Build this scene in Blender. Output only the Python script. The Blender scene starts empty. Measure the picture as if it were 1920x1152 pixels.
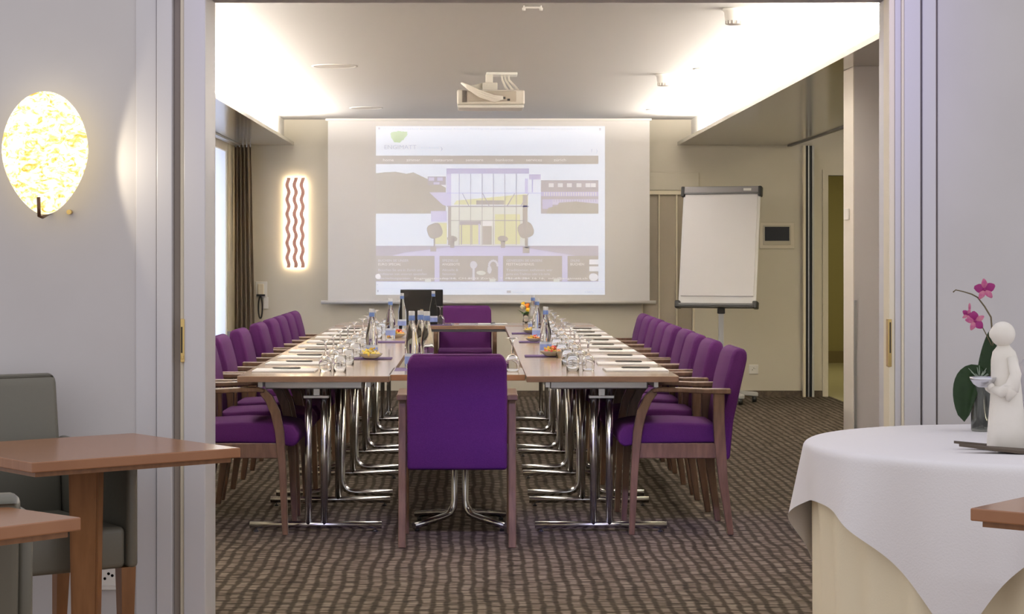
import bpy, bmesh, math, random
from math import sin, cos, pi, radians as R
from mathutils import Vector, Matrix
random.seed(7)
SC = bpy.context.scene
COL = SC.collection

# ------------------------------------------------------------------ camera
F = 3800.0                       # focal length in pixels (1920 wide)
H = 1.31                         # eye height
cam_d = bpy.data.cameras.new('camera'); cam = bpy.data.objects.new('camera', cam_d); COL.objects.link(cam)
cam_d.sensor_width = 36; cam_d.sensor_fit = 'HORIZONTAL'; cam_d.lens = F/1920*36
cam_d.shift_x = 72/1920; cam_d.shift_y = -101/1920
cam_d.clip_end = 100
cam.location = (0, 0, H); cam.rotation_euler = (R(90), 0, 0)
SC.camera = cam
def P(x, y, D):                  # a measured picture point at depth D -> room point
    k = F/D
    return ((x-888)/k, D, H+(475-y)/k)

# ------------------------------------------------------------------ light and exposure
SC.view_settings.view_transform = 'Standard'; SC.view_settings.look = 'None'
SC.view_settings.gamma = 1; SC.view_settings.use_curve_mapping = False
SC.view_settings.exposure = 0.0
w = bpy.data.worlds.new('world'); SC.world = w; w.use_nodes = True
w.node_tree.nodes['Background'].inputs[0].default_value = (0.92, 0.90, 0.935, 1)
w.node_tree.nodes['Background'].inputs[1].default_value = 0.99
def area(name, loc, rot, sx, sy, power, col, spread=180):
    l = bpy.data.lights.new(name, 'AREA'); l.shape = 'RECTANGLE'; l.size = sx; l.size_y = sy
    l.energy = power; l.color = col; l.spread = R(spread)
    o = bpy.data.objects.new(name, l); COL.objects.link(o); o.location = loc; o.rotation_euler = rot
    return o
WARM = (1.0, 0.925, 0.82)
area('cove_light_right', (1.925, 12.30, 2.335), (R(180), R(-3), 0), 0.05, 10.8, 510, WARM)
area('cove_light_left', (-1.685, 12.30, 2.335), (R(180), R(3), 0), 0.05, 10.8, 490, WARM)
area('skylight_lobby', (0.15, 3.0, 4.30), (R(60.5), 0, R(-3)), 0.8, 0.25, 17, (0.44, 0.38, 1.0), 30)
area('side_bay_fill', (4.1, 15.0, 2.58), (0, 0, 0), 1.0, 3.0, 60, (1.0, 0.90, 0.62))  # unseen fill, added to brighten the right of the far wall and carpet
area('corridor_lamp', (4.2, 21.5, 2.5), (0, 0, 0), 0.6, 3.0, 22, (1.0, 0.92, 0.62))

# ------------------------------------------------------------------ helpers
MATS = {}
def mat(name, col, rough=0.6, metal=0.0, spec=0.5, **kw):
    if name in MATS: return MATS[name]
    m = bpy.data.materials.new(name); m.use_nodes = True; MATS[name] = m
    b = m.node_tree.nodes['Principled BSDF']
    b.inputs['Base Color'].default_value = (*col, 1); b.inputs['Roughness'].default_value = rough
    b.inputs['Metallic'].default_value = metal; b.inputs['Specular IOR Level'].default_value = spec
    if kw.get('trans'): b.inputs['Transmission Weight'].default_value = kw['trans']; b.inputs['IOR'].default_value = kw.get('ior', 1.45)
    if kw.get('emit'): b.inputs['Emission Color'].default_value = (*kw['emit'], 1); b.inputs['Emission Strength'].default_value = kw.get('es', 1)
    if kw.get('sheen'): b.inputs['Sheen Weight'].default_value = kw['sheen']
    if kw.get('coat'): b.inputs['Coat Weight'].default_value = kw['coat']; b.inputs['Coat Roughness'].default_value = 0.08
    nt = m.node_tree; N = nt.nodes; L = nt.links
    if kw.get('noise') or kw.get('bump'):
        tc = N.new('ShaderNodeTexCoord'); mp = N.new('ShaderNodeMapping'); nz = N.new('ShaderNodeTexNoise')
        L.new(tc.outputs['Object'], mp.inputs[0]); L.new(mp.outputs[0], nz.inputs['Vector'])
        mp.inputs['Scale'].default_value = kw.get('stretch', (1, 1, 1))
        nz.inputs['Scale'].default_value = kw.get('scale', 12); nz.inputs['Detail'].default_value = 5
        if kw.get('noise'):
            cr = N.new('ShaderNodeValToRGB'); c2 = kw['noise']
            cr.color_ramp.elements[0].color = (*col, 1); cr.color_ramp.elements[1].color = (*c2, 1)
            cr.color_ramp.elements[0].position = .35; cr.color_ramp.elements[1].position = .65
            L.new(nz.outputs[0], cr.inputs[0]); L.new(cr.outputs[0], b.inputs['Base Color'])
        if kw.get('bump'):
            bp = N.new('ShaderNodeBump'); bp.inputs['Strength'].default_value = kw['bump']; bp.inputs['Distance'].default_value = kw.get('bd', .002)
            L.new(nz.outputs[0], bp.inputs['Height']); L.new(bp.outputs[0], b.inputs['Normal'])
    return m

plaster = mat('lobby_plaster', (.53, .51, .515), .8, noise=(.56, .54, .545), scale=3, bump=.15)
lobby_trim = mat('lobby_trim_paint', (.58, .565, .585), .35)
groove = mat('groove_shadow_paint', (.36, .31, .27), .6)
tanwall = mat('seminar_wall_paint', (.60, .555, .46), .75, noise=(.62, .575, .48), scale=2, bump=.1)
ceil_m = mat('ceiling_paint', (.50, .49, .485), .8)
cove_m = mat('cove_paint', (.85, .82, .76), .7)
soffit_m = mat('soffit_lacquer', (.36, .33, .27), .16, spec=.6)
taupe = mat('taupe_panel', (.36, .31, .24), .6)
cream = mat('cream_trim', (.74, .67, .52), .5)
oak = mat('floor_oak', (.35, .25, .17), .5, noise=(.28, .19, .12), scale=4, stretch=(1, 12, 1))
chrome = mat('chrome', (.62, .62, .63), .20, 1.0)
alu = mat('aluminium', (.55, .56, .57), .35, .9)
blackp = mat('black_plastic', (.012, .012, .013), .4)
greyp = mat('grey_plastic', (.16, .16, .17), .45)
whitep = mat('white_plastic', (.80, .78, .74), .4)
paper = mat('white_paper', (.86, .86, .90), .6)
purple = mat('purple_wool', (.064, .012, .084), .9, spec=.2, noise=(.078, .015, .100), scale=260, bump=.5, bd=.001)
walnut = mat('walnut', (.095, .050, .028), .35, noise=(.145, .080, .046), scale=9, stretch=(6, 6, 1))
tabletop_m = mat('table_veneer', (.38, .28, .21), .15, noise=(.45, .34, .26), scale=4, stretch=(1, 9, 1))
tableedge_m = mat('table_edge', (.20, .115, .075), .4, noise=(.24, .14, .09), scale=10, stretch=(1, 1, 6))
cherry = mat('cherry_wood', (.27, .115, .052), .22, noise=(.32, .145, .068), scale=5, stretch=(9, 1, 1))
cherryleg = mat('cherry_leg', (.24, .105, .036), .35, noise=(.19, .078, .024), scale=7, stretch=(6, 6, 1))
leather = mat('grey_leather', (.140, .133, .105), .40, bump=.25, scale=60)
brass = mat('brass', (.62, .45, .18), .3, 1.0)
curtain_m = mat('curtain_cloth', (.42, .345, .25), .85, bump=.3, scale=150)
cloth_w = mat('white_damask', (.74, .72, .735), .75, bump=.3, scale=200)
cloth_c = mat('cream_cloth', (.78, .70, .52), .8, bump=.3, scale=200)
ceramic = mat('white_ceramic', (.78, .74, .68), .5, noise=(.74, .70, .63), scale=14)
glass = mat('clear_glass', (1, 1, 1), .0, trans=1.0, ior=1.45)
stemglass = mat('stemware_glass', (1, 1, 1), .02, trans=1.0, ior=1.16, spec=1.0, coat=.6)
water = mat('bottle_glass', (.93, .97, .98), .0, trans=1.0, ior=1.18)
cap_m = mat('blue_cap', (.10, .17, .42), .4)
label_m = mat('blue_label', (.26, .34, .70), .5)
label_w = mat('pale_label', (.62, .68, .82), .5)
mat_p = mat('purple_mat', (.07, .04, .14), .7)
pen_m = mat('pen_dark', (.05, .045, .04), .35)

def V(o): return o
def newobj(name, bm, m=None, parent=None, smooth=False, recalc=True):
    if recalc: bmesh.ops.recalc_face_normals(bm, faces=bm.faces)
    me = bpy.data.meshes.new(name); bm.to_mesh(me); bm.free()
    if smooth:
        for p in me.polygons: p.use_smooth = True
    for mm in (m if isinstance(m, (list, tuple)) else [m]):
        if mm: me.materials.append(mm)
    o = bpy.data.objects.new(name, me); COL.objects.link(o)
    if parent: o.parent = parent
    return o
def empty(name, loc=(0, 0, 0), rz=0):
    o = bpy.data.objects.new(name, None); COL.objects.link(o); o.location = loc; o.rotation_euler = (0, 0, rz); o.empty_display_size = .1
    return o
def tag(o, label, cat, group=None):
    o['label'] = label; o['category'] = cat
    if group: o['group'] = group
    return o
def struct(o, label=None):
    o['kind'] = 'structure'
    if label: o['label'] = label
    return o
def copy_tree(o, parent=None):
    c = o.copy(); COL.objects.link(c); c.parent = parent
    for ch in list(o.children): copy_tree(ch, c)
    return c
def box(bm, x0, x1, y0, y1, z0, z1, bev=0, seg=2, mi=0):
    t = bmesh.new()
    bmesh.ops.create_cube(t, size=1)
    for v in t.verts:
        v.co = Vector((x0+(v.co.x+.5)*(x1-x0), y0+(v.co.y+.5)*(y1-y0), z0+(v.co.z+.5)*(z1-z0)))
    if bev: bmesh.ops.bevel(t, geom=list(t.edges), offset=bev, segments=seg, affect='EDGES', profile=.5)
    merge(bm, t, mi); return bm
def merge(bm, t, mi=0, M=None):
    vm = {}
    for v in t.verts: vm[v] = bm.verts.new(M @ v.co if M else v.co)
    for f in t.faces:
        try: nf = bm.faces.new([vm[v] for v in f.verts]); nf.material_index = mi; nf.smooth = f.smooth
        except ValueError: pass
    t.free()
def B(x0, x1, y0, y1, z0, z1, bev=0, seg=2): return box(bmesh.new(), x0, x1, y0, y1, z0, z1, bev, seg)
def lathe(bm, prof, n=24, c=(0, 0), mi=0, ang=2*pi):
    rings = []
    for r, z in prof:
        if r < 1e-6: rings.append([bm.verts.new((c[0], c[1], z))])
        else: rings.append([bm.verts.new((c[0]+r*cos(2*pi*i/n), c[1]+r*sin(2*pi*i/n), z)) for i in range(n)])
    for a, b in zip(rings, rings[1:]):
        for i in range(n):
            j = (i+1) % n
            if len(a) == 1 and len(b) == 1: continue
            if len(a) == 1: f = bm.faces.new((a[0], b[i], b[j]))
            elif len(b) == 1: f = bm.faces.new((a[i], a[j], b[0]))
            else: f = bm.faces.new((a[i], a[j], b[j], b[i]))
            f.material_index = mi; f.smooth = True
    return bm
def tube(bm, pts, r, n=10, mi=0, cap=True, flat=1.0):
    pts = [Vector(p) for p in pts]; rs = r if isinstance(r, (list, tuple)) else [r]*len(pts)
    rings = []; up = None
    for i, p in enumerate(pts):
        d = (pts[min(i+1, len(pts)-1)]-pts[max(i-1, 0)]).normalized()
        if up is None: up = Vector((0, 0, 1)) if abs(d.z) < .9 else Vector((1, 0, 0))
        s = d.cross(up).normalized(); up = s.cross(d).normalized()
        rings.append([bm.verts.new(p+s*rs[i]*cos(2*pi*k/n)+up*rs[i]*flat*sin(2*pi*k/n)) for k in range(n)])
    for a, b in zip(rings, rings[1:]):
        for k in range(n):
            f = bm.faces.new((a[k], a[(k+1) % n], b[(k+1) % n], b[k])); f.material_index = mi; f.smooth = True
    if cap:
        for q in (rings[0], rings[-1]):
            f = bm.faces.new(q); f.material_index = mi
    return bm
def strip(bm, prof, x0, x1, bev=0, seg=2, axis='x', mi=0):
    """prof: closed polygon of (a, z) extruded along x (axis 'x': a=y) or along y (axis 'y': a=x)"""
    t = bmesh.new()
    if axis == 'x': A = [t.verts.new((x0, a, z)) for a, z in prof]; C = [t.verts.new((x1, a, z)) for a, z in prof]
    elif axis == 'y': A = [t.verts.new((a, x0, z)) for a, z in prof]; C = [t.verts.new((a, x1, z)) for a, z in prof]
    else: A = [t.verts.new((a, z, x0)) for a, z in prof]; C = [t.verts.new((a, z, x1)) for a, z in prof]
    t.faces.new(A); t.faces.new(C[::-1]); n = len(A)
    for i in range(n): t.faces.new((A[i], C[i], C[(i+1) % n], A[(i+1) % n]))
    if bev:
        bmesh.ops.recalc_face_normals(t, faces=t.faces)
        bmesh.ops.bevel(t, geom=list(t.edges), offset=bev, segments=seg, affect='EDGES', profile=.5)
    merge(bm, t, mi); return bm
def ribbon(bm, pts, wa, x0, x1, bev=0):
    """curved member in the y-z plane: centre line pts (y,z), widths wa, extruded in x"""
    L_, R_ = [], []
    for i, (y, z) in enumerate(pts):
        a = pts[max(i-1, 0)]; b = pts[min(i+1, len(pts)-1)]
        d = Vector((b[0]-a[0], b[1]-a[1])).normalized(); n = Vector((-d.y, d.x))
        L_.append((y+n.x*wa[i]/2, z+n.y*wa[i]/2)); R_.append((y-n.x*wa[i]/2, z-n.y*wa[i]/2))
    return strip(bm, L_+R_[::-1], x0, x1, bev, 1)
def poly(bm, pts, mi=0):
    f = bm.faces.new([bm.verts.new(p) for p in pts]); f.material_index = mi; return f
def text_mesh(s, size, loc, rot, m, name, parent, align='LEFT', ext=0, sx=1.0):
    cu = bpy.data.curves.new(name, 'FONT'); cu.body = s; cu.size = size; cu.align_x = align; cu.extrude = ext; cu.resolution_u = 2
    t = bpy.data.objects.new(name, cu); COL.objects.link(t)
    dg = bpy.context.evaluated_depsgraph_get(); me = bpy.data.meshes.new_from_object(t.evaluated_get(dg))
    bpy.data.objects.remove(t)
    me.materials.clear(); me.materials.append(m)
    o = bpy.data.objects.new(name, me); COL.objects.link(o); o.location = loc; o.rotation_euler = rot; o.scale = (sx, 1, 1)
    if parent: o.parent = parent
    return o

# ------------------------------------------------------------------ room shell
YF = 18.5; ZC = 2.53; ZS = 2.295; Y0 = 6.6; Y1 = 6.86
# carpet
cm = bpy.data.materials.new('dash_carpet'); cm.use_nodes = True
N = cm.node_tree.nodes; L = cm.node_tree.links; pb = N['Principled BSDF']
pb.inputs['Roughness'].default_value = .95; pb.inputs['Specular IOR Level'].default_value = .15
tc = N.new('ShaderNodeTexCoord'); sep = N.new('ShaderNodeSeparateXYZ'); cmb = N.new('ShaderNodeCombineXYZ')
L.new(tc.outputs['Object'], sep.inputs[0])
nz = N.new('ShaderNodeTexNoise'); nz.inputs['Scale'].default_value = 2.2; nz.inputs['Detail'].default_value = 3
L.new(tc.outputs['Object'], nz.inputs['Vector'])
def mth(op, a, b=None, c=None):
    n = N.new('ShaderNodeMath'); n.operation = op
    for i, v in enumerate((a, b, c)):
        if v is None: continue
        if isinstance(v, (int, float)): n.inputs[i].default_value = v
        else: L.new(v, n.inputs[i])
    return n.outputs[0]
wob = mth('MULTIPLY', mth('SUBTRACT', nz.outputs[0], .5), .05)
nz2 = N.new('ShaderNodeTexNoise'); nz2.inputs['Scale'].default_value = 16; L.new(tc.outputs['Object'], nz2.inputs['Vector'])
wob2 = mth('MULTIPLY', mth('SUBTRACT', nz2.outputs[0], .5), .018)
yy = mth('ADD', sep.outputs[1], mth('ADD', wob, wob2)); xx = mth('ADD', sep.outputs[0], mth('ADD', wob, wob2))
L.new(yy, cmb.inputs[0]); L.new(xx, cmb.inputs[1])
bk = N.new('ShaderNodeTexBrick'); L.new(cmb.outputs[0], bk.inputs['Vector'])
bk.inputs['Scale'].default_value = 1; bk.inputs['Brick Width'].default_value = .125; bk.inputs['Row Height'].default_value = .052
bk.inputs['Mortar Size'].default_value = .0165; bk.inputs['Mortar Smooth'].default_value = .7; bk.offset = .5
bk.inputs['Color1'].default_value = (.170, .138, .112, 1); bk.inputs['Color2'].default_value = (.124, .099, .079, 1); bk.inputs['Mortar'].default_value = (.044, .032, .020, 1)
nz3 = N.new('ShaderNodeTexNoise'); nz3.inputs['Scale'].default_value = 1; nz3.inputs['Detail'].default_value = 2
mp3 = N.new('ShaderNodeMapping'); mp3.inputs['Scale'].default_value = (9, 34, 1); L.new(tc.outputs['Object'], mp3.inputs[0]); L.new(mp3.outputs[0], nz3.inputs['Vector'])
rr = N.new('ShaderNodeValToRGB'); rr.color_ramp.elements[0].position = .36; rr.color_ramp.elements[1].position = .56
rr.color_ramp.elements[0].color = (.36, .33, .29, 1); L.new(nz3.outputs[0], rr.inputs[0])
mx = N.new('ShaderNodeMix'); mx.data_type = 'RGBA'; mx.blend_type = 'MULTIPLY'; mx.inputs[0].default_value = 1
L.new(bk.outputs['Color'], mx.inputs[6]); L.new(rr.outputs[0], mx.inputs[7]); L.new(mx.outputs[2], pb.inputs['Base Color'])
bp = N.new('ShaderNodeBump'); bp.inputs['Distance'].default_value = .004; bp.inputs['Strength'].default_value = .4
L.new(bk.outputs['Fac'], bp.inputs['Height']); bp.invert = True; L.new(bp.outputs[0], pb.inputs['Normal'])

struct(newobj('floor', B(-2.6, 3.26, Y0+.1, YF+.12, -.12, 0), cm), 'brown and taupe dash-patterned carpet of the seminar room')
struct(newobj('floor', B(-4.2, 4.8, 1.5, Y0+.1, -.12, 0), oak), 'lobby floor in front of the opening')
struct(newobj('floor', B(3.26, 5.4, YF-3, 24.3, -.12, 0), mat('corridor_tile', (.55, .50, .30), .25)), 'pale tiled floor of the corridor')
struct(newobj('ceiling', B(-1.73, 1.985, Y1, YF, ZC, ZC+.08), ceil_m), 'raised grey-white ceiling of the seminar room')
# coves and soffits
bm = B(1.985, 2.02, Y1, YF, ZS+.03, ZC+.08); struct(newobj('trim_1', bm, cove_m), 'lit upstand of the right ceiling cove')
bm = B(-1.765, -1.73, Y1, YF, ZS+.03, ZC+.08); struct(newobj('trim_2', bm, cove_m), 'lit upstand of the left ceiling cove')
so = newobj('ceiling', B(1.86, 2.865, Y1, YF, ZS, ZS+.03), soffit_m); struct(so, 'glossy lowered soffit along the right side')
struct(newobj('ceiling', B(-2.25, -1.64, Y1, YF, ZS, ZS+.03), soffit_m), 'glossy lowered soffit along the left side')
struct(newobj('trim_3', B(2.865, 2.90, Y1, YF, ZS-.012, ZS+.12), mat('dark_track', (.10, .09, .08), .4)), 'dark ceiling track of the folding partition')
struct(newobj('ceiling', B(2.90, 5.4, Y1, 24.3, 2.62, 2.7), tanwall), 'higher ceiling beyond the folding partition track')
struct(newobj('wall_right', B(5.3, 5.4, Y1, 24.3, 0, 2.62), tanwall))
# far wall: left part, above/right of door
fw = bmesh.new()
DX0, DX1, DZ = 3.235, 4.15, 2.02
box(fw, -2.25, 1.535, YF, YF+.12, 0, 2.62); box(fw, 1.535, 2.02, YF+.05, YF+.12, 0, 2.62)
box(fw, 1.535, 2.02, YF, YF+.05, 1.88, 2.62); box(fw, 2.02, DX0, YF, YF+.12, 0, 2.62)
box(fw, DX0, DX1, YF, YF+.12, DZ, 2.62); box(fw, DX1, 5.3, YF, YF+.12, 0, 2.62)
struct(newobj('wall_far', fw, tanwall), 'tan end wall behind the projection screen')
olive = mat('olive_paint', (.36, .31, .12), .7)
struct(newobj('wall_corridor', B(3.0, 5.4, 24.2, 24.3, 0, 2.62), olive), 'olive wall at the end of the corridor')
struct(newobj('wall_corridor', B(3.0, 3.1, YF+.12, 24.2, 0, 2.62), olive), 'olive side wall of the corridor')
struct(newobj('baseboard_corridor', B(3.1, 5.3, 24.17, 24.2, 0, .14), mat('olive_skirting', (.22, .17, .07), .5)))
df = bmesh.new(); box(df, DX0-.05, DX0, YF-.015, YF+.13, 0, DZ+.05); box(df, DX1, DX1+.05, YF-.015, YF+.13, 0, DZ+.05); box(df, DX0, DX1, YF-.015, YF+.13, DZ, DZ+.05)
struct(newobj('door_1', df, tanwall), 'doorway frame to the corridor')
# skirting on the far wall
sk = mat('dark_skirting', (.06, .04, .03), .8, noise=(.12, .09, .06), scale=30)
struct(newobj('baseboard_far', B(-2.16, 2.995, YF-.018, YF, 0, .055), sk)); struct(newobj('baseboard_far', B(3.09, DX0-.055, YF-.018, YF, 0, .055), sk))
# taupe folding cupboard door right of the screen
dd = empty('door_2', (1.535, YF, 0)); struct(dd, 'taupe panelled door with cream battens beside the screen')
for a, b in ((0.012, .151), (.166, .312), (.327, .465)):
    newobj('panel', B(a, b, .02, .045, .06, 1.845, .003, 1), taupe, dd)
for a, b in ((0, .012), (.151, .166), (.312, .327), (.465, .485)):
    newobj('batten', B(a, b, .0, .045, .0, 1.845, .002, 1), cream, dd)
newobj('top_rail', B(-.02, .485, -.012, .045, 1.845, 1.88, .002, 1), cream, dd)
newobj('lintel_panel', B(-.02, .52, -.018, -.001, 1.885, 2.05, .003, 1), tanwall, dd)
# partition wall stop on the far wall
ps = empty('trim_4', (3.0, YF, 0)); struct(ps, 'dark vertical wall channel of the folding partition')
newobj('jamb_strip', B(0, .022, -.06, 0, 0, 2.29), cream, ps); newobj('channel', B(.022, .082, -.03, 0, 0, 2.29), blackp, ps)
newobj('channel_rib', B(.048, .056, -.045, -.03, 0, 2.29), alu, ps); newobj('jamb_strip', B(.082, .10, -.06, 0, 0, 2.29), mat('grey_paint', (.5, .5, .46), .5), ps)
# stacked partition leaf, near right
cl = empty('wall_partition', (2.005, 10.67, 0)); struct(cl, 'pale stack of folding partition leaves')
newobj('leaf', B(0.0, .62, 0, .28, 0, ZS), mat('leaf_paint', (.66, .62, .62), .5), cl)
newobj('edge_strip', B(-.006, .0, .0, .28, 0, ZS-.001), mat('pale_edge', (.78, .73, .66), .5), cl)
newobj('grey_seal', B(-.003, .012, -.008, 0, 0, 1.062), alu, cl)
sw = newobj('wall_switch', B(-.016, -.007, .10, .22, 1.31+(475-413)/350-.0, 1.31+(475-392)/350, .003), whitep); sw.location = (2.005, 10.67, 0)
tag(sw, 'small white switch on the edge of the partition leaves', 'switch')
# right wall between opening and partition stack
struct(newobj('wall_right', B(2.9, 3.0, Y1, 10.67, 0, 2.62), tanwall))
# left wall with window
lw = bmesh.new(); WX = -2.17
box(lw, WX-.12, WX, Y1, 15.7, 0, 2.62); box(lw, WX-.12, WX, 17.93, YF+.12, 0, 2.62); box(lw, WX-.12, WX, 15.7, 17.93, 2.29, 2.62)
struct(newobj('wall_left', lw, cream), 'window wall on the left')
win = empty('window_1', (WX, 15.7, 0)); struct(win, 'tall bright window at the far left')
fr = mat('window_frame_paint', (.72, .66, .56), .45)
for a, b, c, d in ((0, .06, 0, 2.29), (1.09, 1.15, 0, 2.29), (2.17, 2.23, 0, 2.29), (.06, 1.09, 0, .08), (.06, 1.09, 2.21, 2.29), (1.15, 2.17, 0, .08), (1.15, 2.17, 2.21, 2.29)):
    newobj('frame_bar', B(-.07, -.005, a, b, c, d, .004, 1), fr, win)
for a, b in ((.06, 1.09), (1.15, 2.17)): newobj('pane', B(-.04, -.032, a, b, .08, 2.21), glass, win)
bl = bpy.data.materials.new('added_diffuser'); bl.use_nodes = True; n_ = bl.node_tree.nodes; l_ = bl.node_tree.links  # translucent sheet added inside the panes so the daylight shows bright
tr_ = n_.new('ShaderNodeBsdfTranslucent'); tr_.inputs[0].default_value = (.82, .84, .90, 1); mxs = n_.new('ShaderNodeMixShader'); mxs.inputs[0].default_value = .7
n_['Principled BSDF'].inputs['Base Color'].default_value = (.75, .77, .82, 1); n_['Principled BSDF'].inputs['Roughness'].default_value = .8
l_.new(n_['Principled BSDF'].outputs[0], mxs.inputs[1]); l_.new(tr_.outputs[0], mxs.inputs[2]); l_.new(mxs.outputs[0], n_['Material Output'].inputs[0])
for a, b in ((.065, 1.085), (1.155, 2.165)): newobj('added_diffuser', B(-.020, -.019, a, b, .085, 2.205), bl, win)
area('window_daylight', (WX-.7, 16.8, 1.3), (0, R(-90), 0), 2.2, 2.4, 95, (.80, .86, 1.0))
newobj('handle', B(-.005, .03, 2.185, 2.215, .55, .62, .003, 1), greyp, win)

# ------------------------------------------------------------------ lobby partition wall with opening
XL = -.8736; XR = 1.353; ZH = 2.158
struct(newobj('wall_near_left', B(-4.2, -1.099, Y0, Y1, 0, 3.0), plaster), 'pale lobby wall left of the opening')
struct(newobj('wall_near_right', B(1.512, 4.8, Y0, Y1, 0, 3.0), plaster), 'pale lobby wall right of the opening')
struct(newobj('wall_near_top', B(-1.099, 1.512, Y0, Y1, ZH, 3.0), plaster))
def trim(n, x0, x1, y0, y1, m, lab=None, bev=.003):
    o = newobj('trim_%d' % n, B(x0, x1, y0, y1, 0, ZH if y0 >= Y0-.001 else ZH+.0, bev, 2), m); return struct(o, lab)
trim(5, -1.099, -1.032, Y0-.006, Y1, lobby_trim, 'flat casing board left of the opening')
trim(6, -1.030, -.980, Y0-.016, Y1, lobby_trim, 'raised casing board left of the opening')
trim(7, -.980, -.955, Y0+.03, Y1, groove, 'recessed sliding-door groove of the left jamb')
trim(8, -.957, -.944, Y0+.012, Y1, cream)
trim(9, -.944, XL, Y0+.0, Y1, lobby_trim, 'sliding door leaf edge at the left of the opening')
trim(10, XR, 1.372, Y0, 6.69, cream, 'narrow cream edge at the right of the opening')
trim(11, 1.372, 1.392, Y0-.004, Y1, lobby_trim); trim(12, 1.392, 1.400, Y0-.012, Y1, cream)
trim(13, 1.400, 1.4525, Y0-.014, Y1, lobby_trim, 'casing board right of the opening')
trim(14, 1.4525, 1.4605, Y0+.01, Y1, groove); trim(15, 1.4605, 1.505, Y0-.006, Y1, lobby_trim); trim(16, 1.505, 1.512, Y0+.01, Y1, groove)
# brass strikes
bs = empty('strike_plate', (-.9515, Y0, 1.31)); tag(bs, 'brass lock strike plate in the left door jamb', 'strike plate')
newobj('plate', B(-.003, .010, -.004, .03, -.355, -.214, .001, 1), brass, bs); newobj('slot', B(-.001, .004, -.006, -.004, -.325, -.24), mat('slot_dark', (.03, .022, .01), .6), bs)
newobj('catch', B(0, .008, -.010, -.004, -.345, -.333, .001, 1), brass, bs)
bs = empty('strike_plate', (1.352, Y0, 1.31)); tag(bs, 'narrow brass strike plate in the right door jamb', 'strike plate')
newobj('plate', B(-.003, .009, -.004, .03, -.37, -.215, .001, 1), brass, bs); newobj('slot', B(.002, .006, -.006, -.004, -.325, -.225), mat('slot_dark', (.03, .022, .01), .6), bs)

# lobby socket
def socket(name_loc, label, grp=None, face=-1):
    s = empty('wall_socket', name_loc); tag(s, label, 'socket', grp)
    newobj('cover_plate', B(-.042, .042, -.009, 0, -.042, .042, .003, 2), whitep, s)
    t = bmesh.new()
    for a in (-.012, .012): tube(t, [(a, -.0095, -.004 if a < 0 else .006), (a, -.0105, -.004 if a < 0 else .006)], .005, 8)
    tube(t, [(0, -.0095, .012), (0, -.0105, .012)], .005, 8)
    newobj('socket_holes', t, blackp, s); newobj('insert', B(-.026, .026, -.0105, -.009, -.026, .026, .002, 1), whitep, s)
socket((-1.187, Y0, .255), 'white wall socket low behind the grey leather armchair')
socket((P(1413, 693, YF)[0], YF, P(1413, 693, YF)[2]), 'white wall socket low on the far wall near the flipchart')

# ------------------------------------------------------------------ chairs (local: front = +y)
def make_chair():
    c = empty('conference_chair')
    # seat cushion
    t = bmesh.new()
    prof = [(-.185, .425), (.19, .42), (.255, .405), (.283, .425), (.287, .465), (.262, .503), (.19, .517), (.0, .52), (-.17, .512), (-.19, .49)]
    strip(t, prof, -.222, .222, .012, 2); newobj('seat', t, purple, c, smooth=True)
    # backrest
    prof = [(-.172, .345), (-.185, .55), (-.212, .72), (-.243, .835), (-.262, .862), (-.292, .868), (-.316, .852), (-.318, .82), (-.286, .68), (-.252, .52), (-.236, .345)]
    t = bmesh.new(); strip(t, prof, -.222, .222, .016, 3)
    for v in t.verts:      # round the upper corners
        if v.co.z > .80:
            v.co.x *= 1-.13*((v.co.z-.80)/.07)**2
    newobj('backrest', t, purple, c, smooth=True)
    for s in (-1, 1):
        a, b = (.228, .262) if s > 0 else (-.262, -.228)
        t = bmesh.new(); ribbon(t, [(-.180, .662), (-.180, .52), (-.186, .42), (-.20, .25), (-.235, 0)], [.05, .052, .052, .042, .028], a, b, .003)
        newobj('leg', t, walnut, c)
        t = bmesh.new(); ribbon(t, [(.118, .668), (.150, .632), (.178, .57), (.198, .48), (.212, .30), (.225, 0)], [.034, .040, .044, .042, .034, .026], a, b, .003)
        newobj('leg', t, walnut, c)
        a, b = (.222, .270) if s > 0 else (-.270, -.222)
        t = bmesh.new(); ribbon(t, [(-.235, .668), (-.12, .668), (.0, .674), (.10, .676), (.13, .668)], [.026, .024, .022, .022, .016], a, b, .004)
        newobj('armrest', t, walnut, c)
        a, b = (.224, .246) if s > 0 else (-.246, -.224)
        newobj('side_rail', B(a, b, -.19, .195, .355, .425, .003, 1), walnut, c)
    newobj('front_rail', B(-.226, .226, .17, .195, .355, .415, .003, 1), walnut, c)
    newobj('rear_rail', B(-.226, .226, -.17, -.15, .355, .42, .003, 1), walnut, c)
    return c
ORD = ['nearest', 'second', 'third', 'fourth', 'fifth', 'sixth', 'seventh', 'eighth', 'farthest']
def ordn(i, n): return 'nearest' if i == 0 else ('farthest' if i == n-1 else ORD[i])
chair0 = make_chair(); first = True
def put_chair(x, y, rz, label, grp):
    global first
    c = chair0 if first else copy_tree(chair0)
    first = False
    c.location = (x, y, 0); c.rotation_euler = (0, 0, rz); tag(c, label, 'chair', grp); return c
put_chair(-.073, 9.235, 0, 'purple armchair in the foreground with its back to the camera', None)
RC = [9.67, 10.5, 11.22, 11.8, 12.48, 13.04, 13.7, 14.28, 14.83]
RX = [.960, .951, .953, .962, .955, .955, .965, .965, .97]
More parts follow.
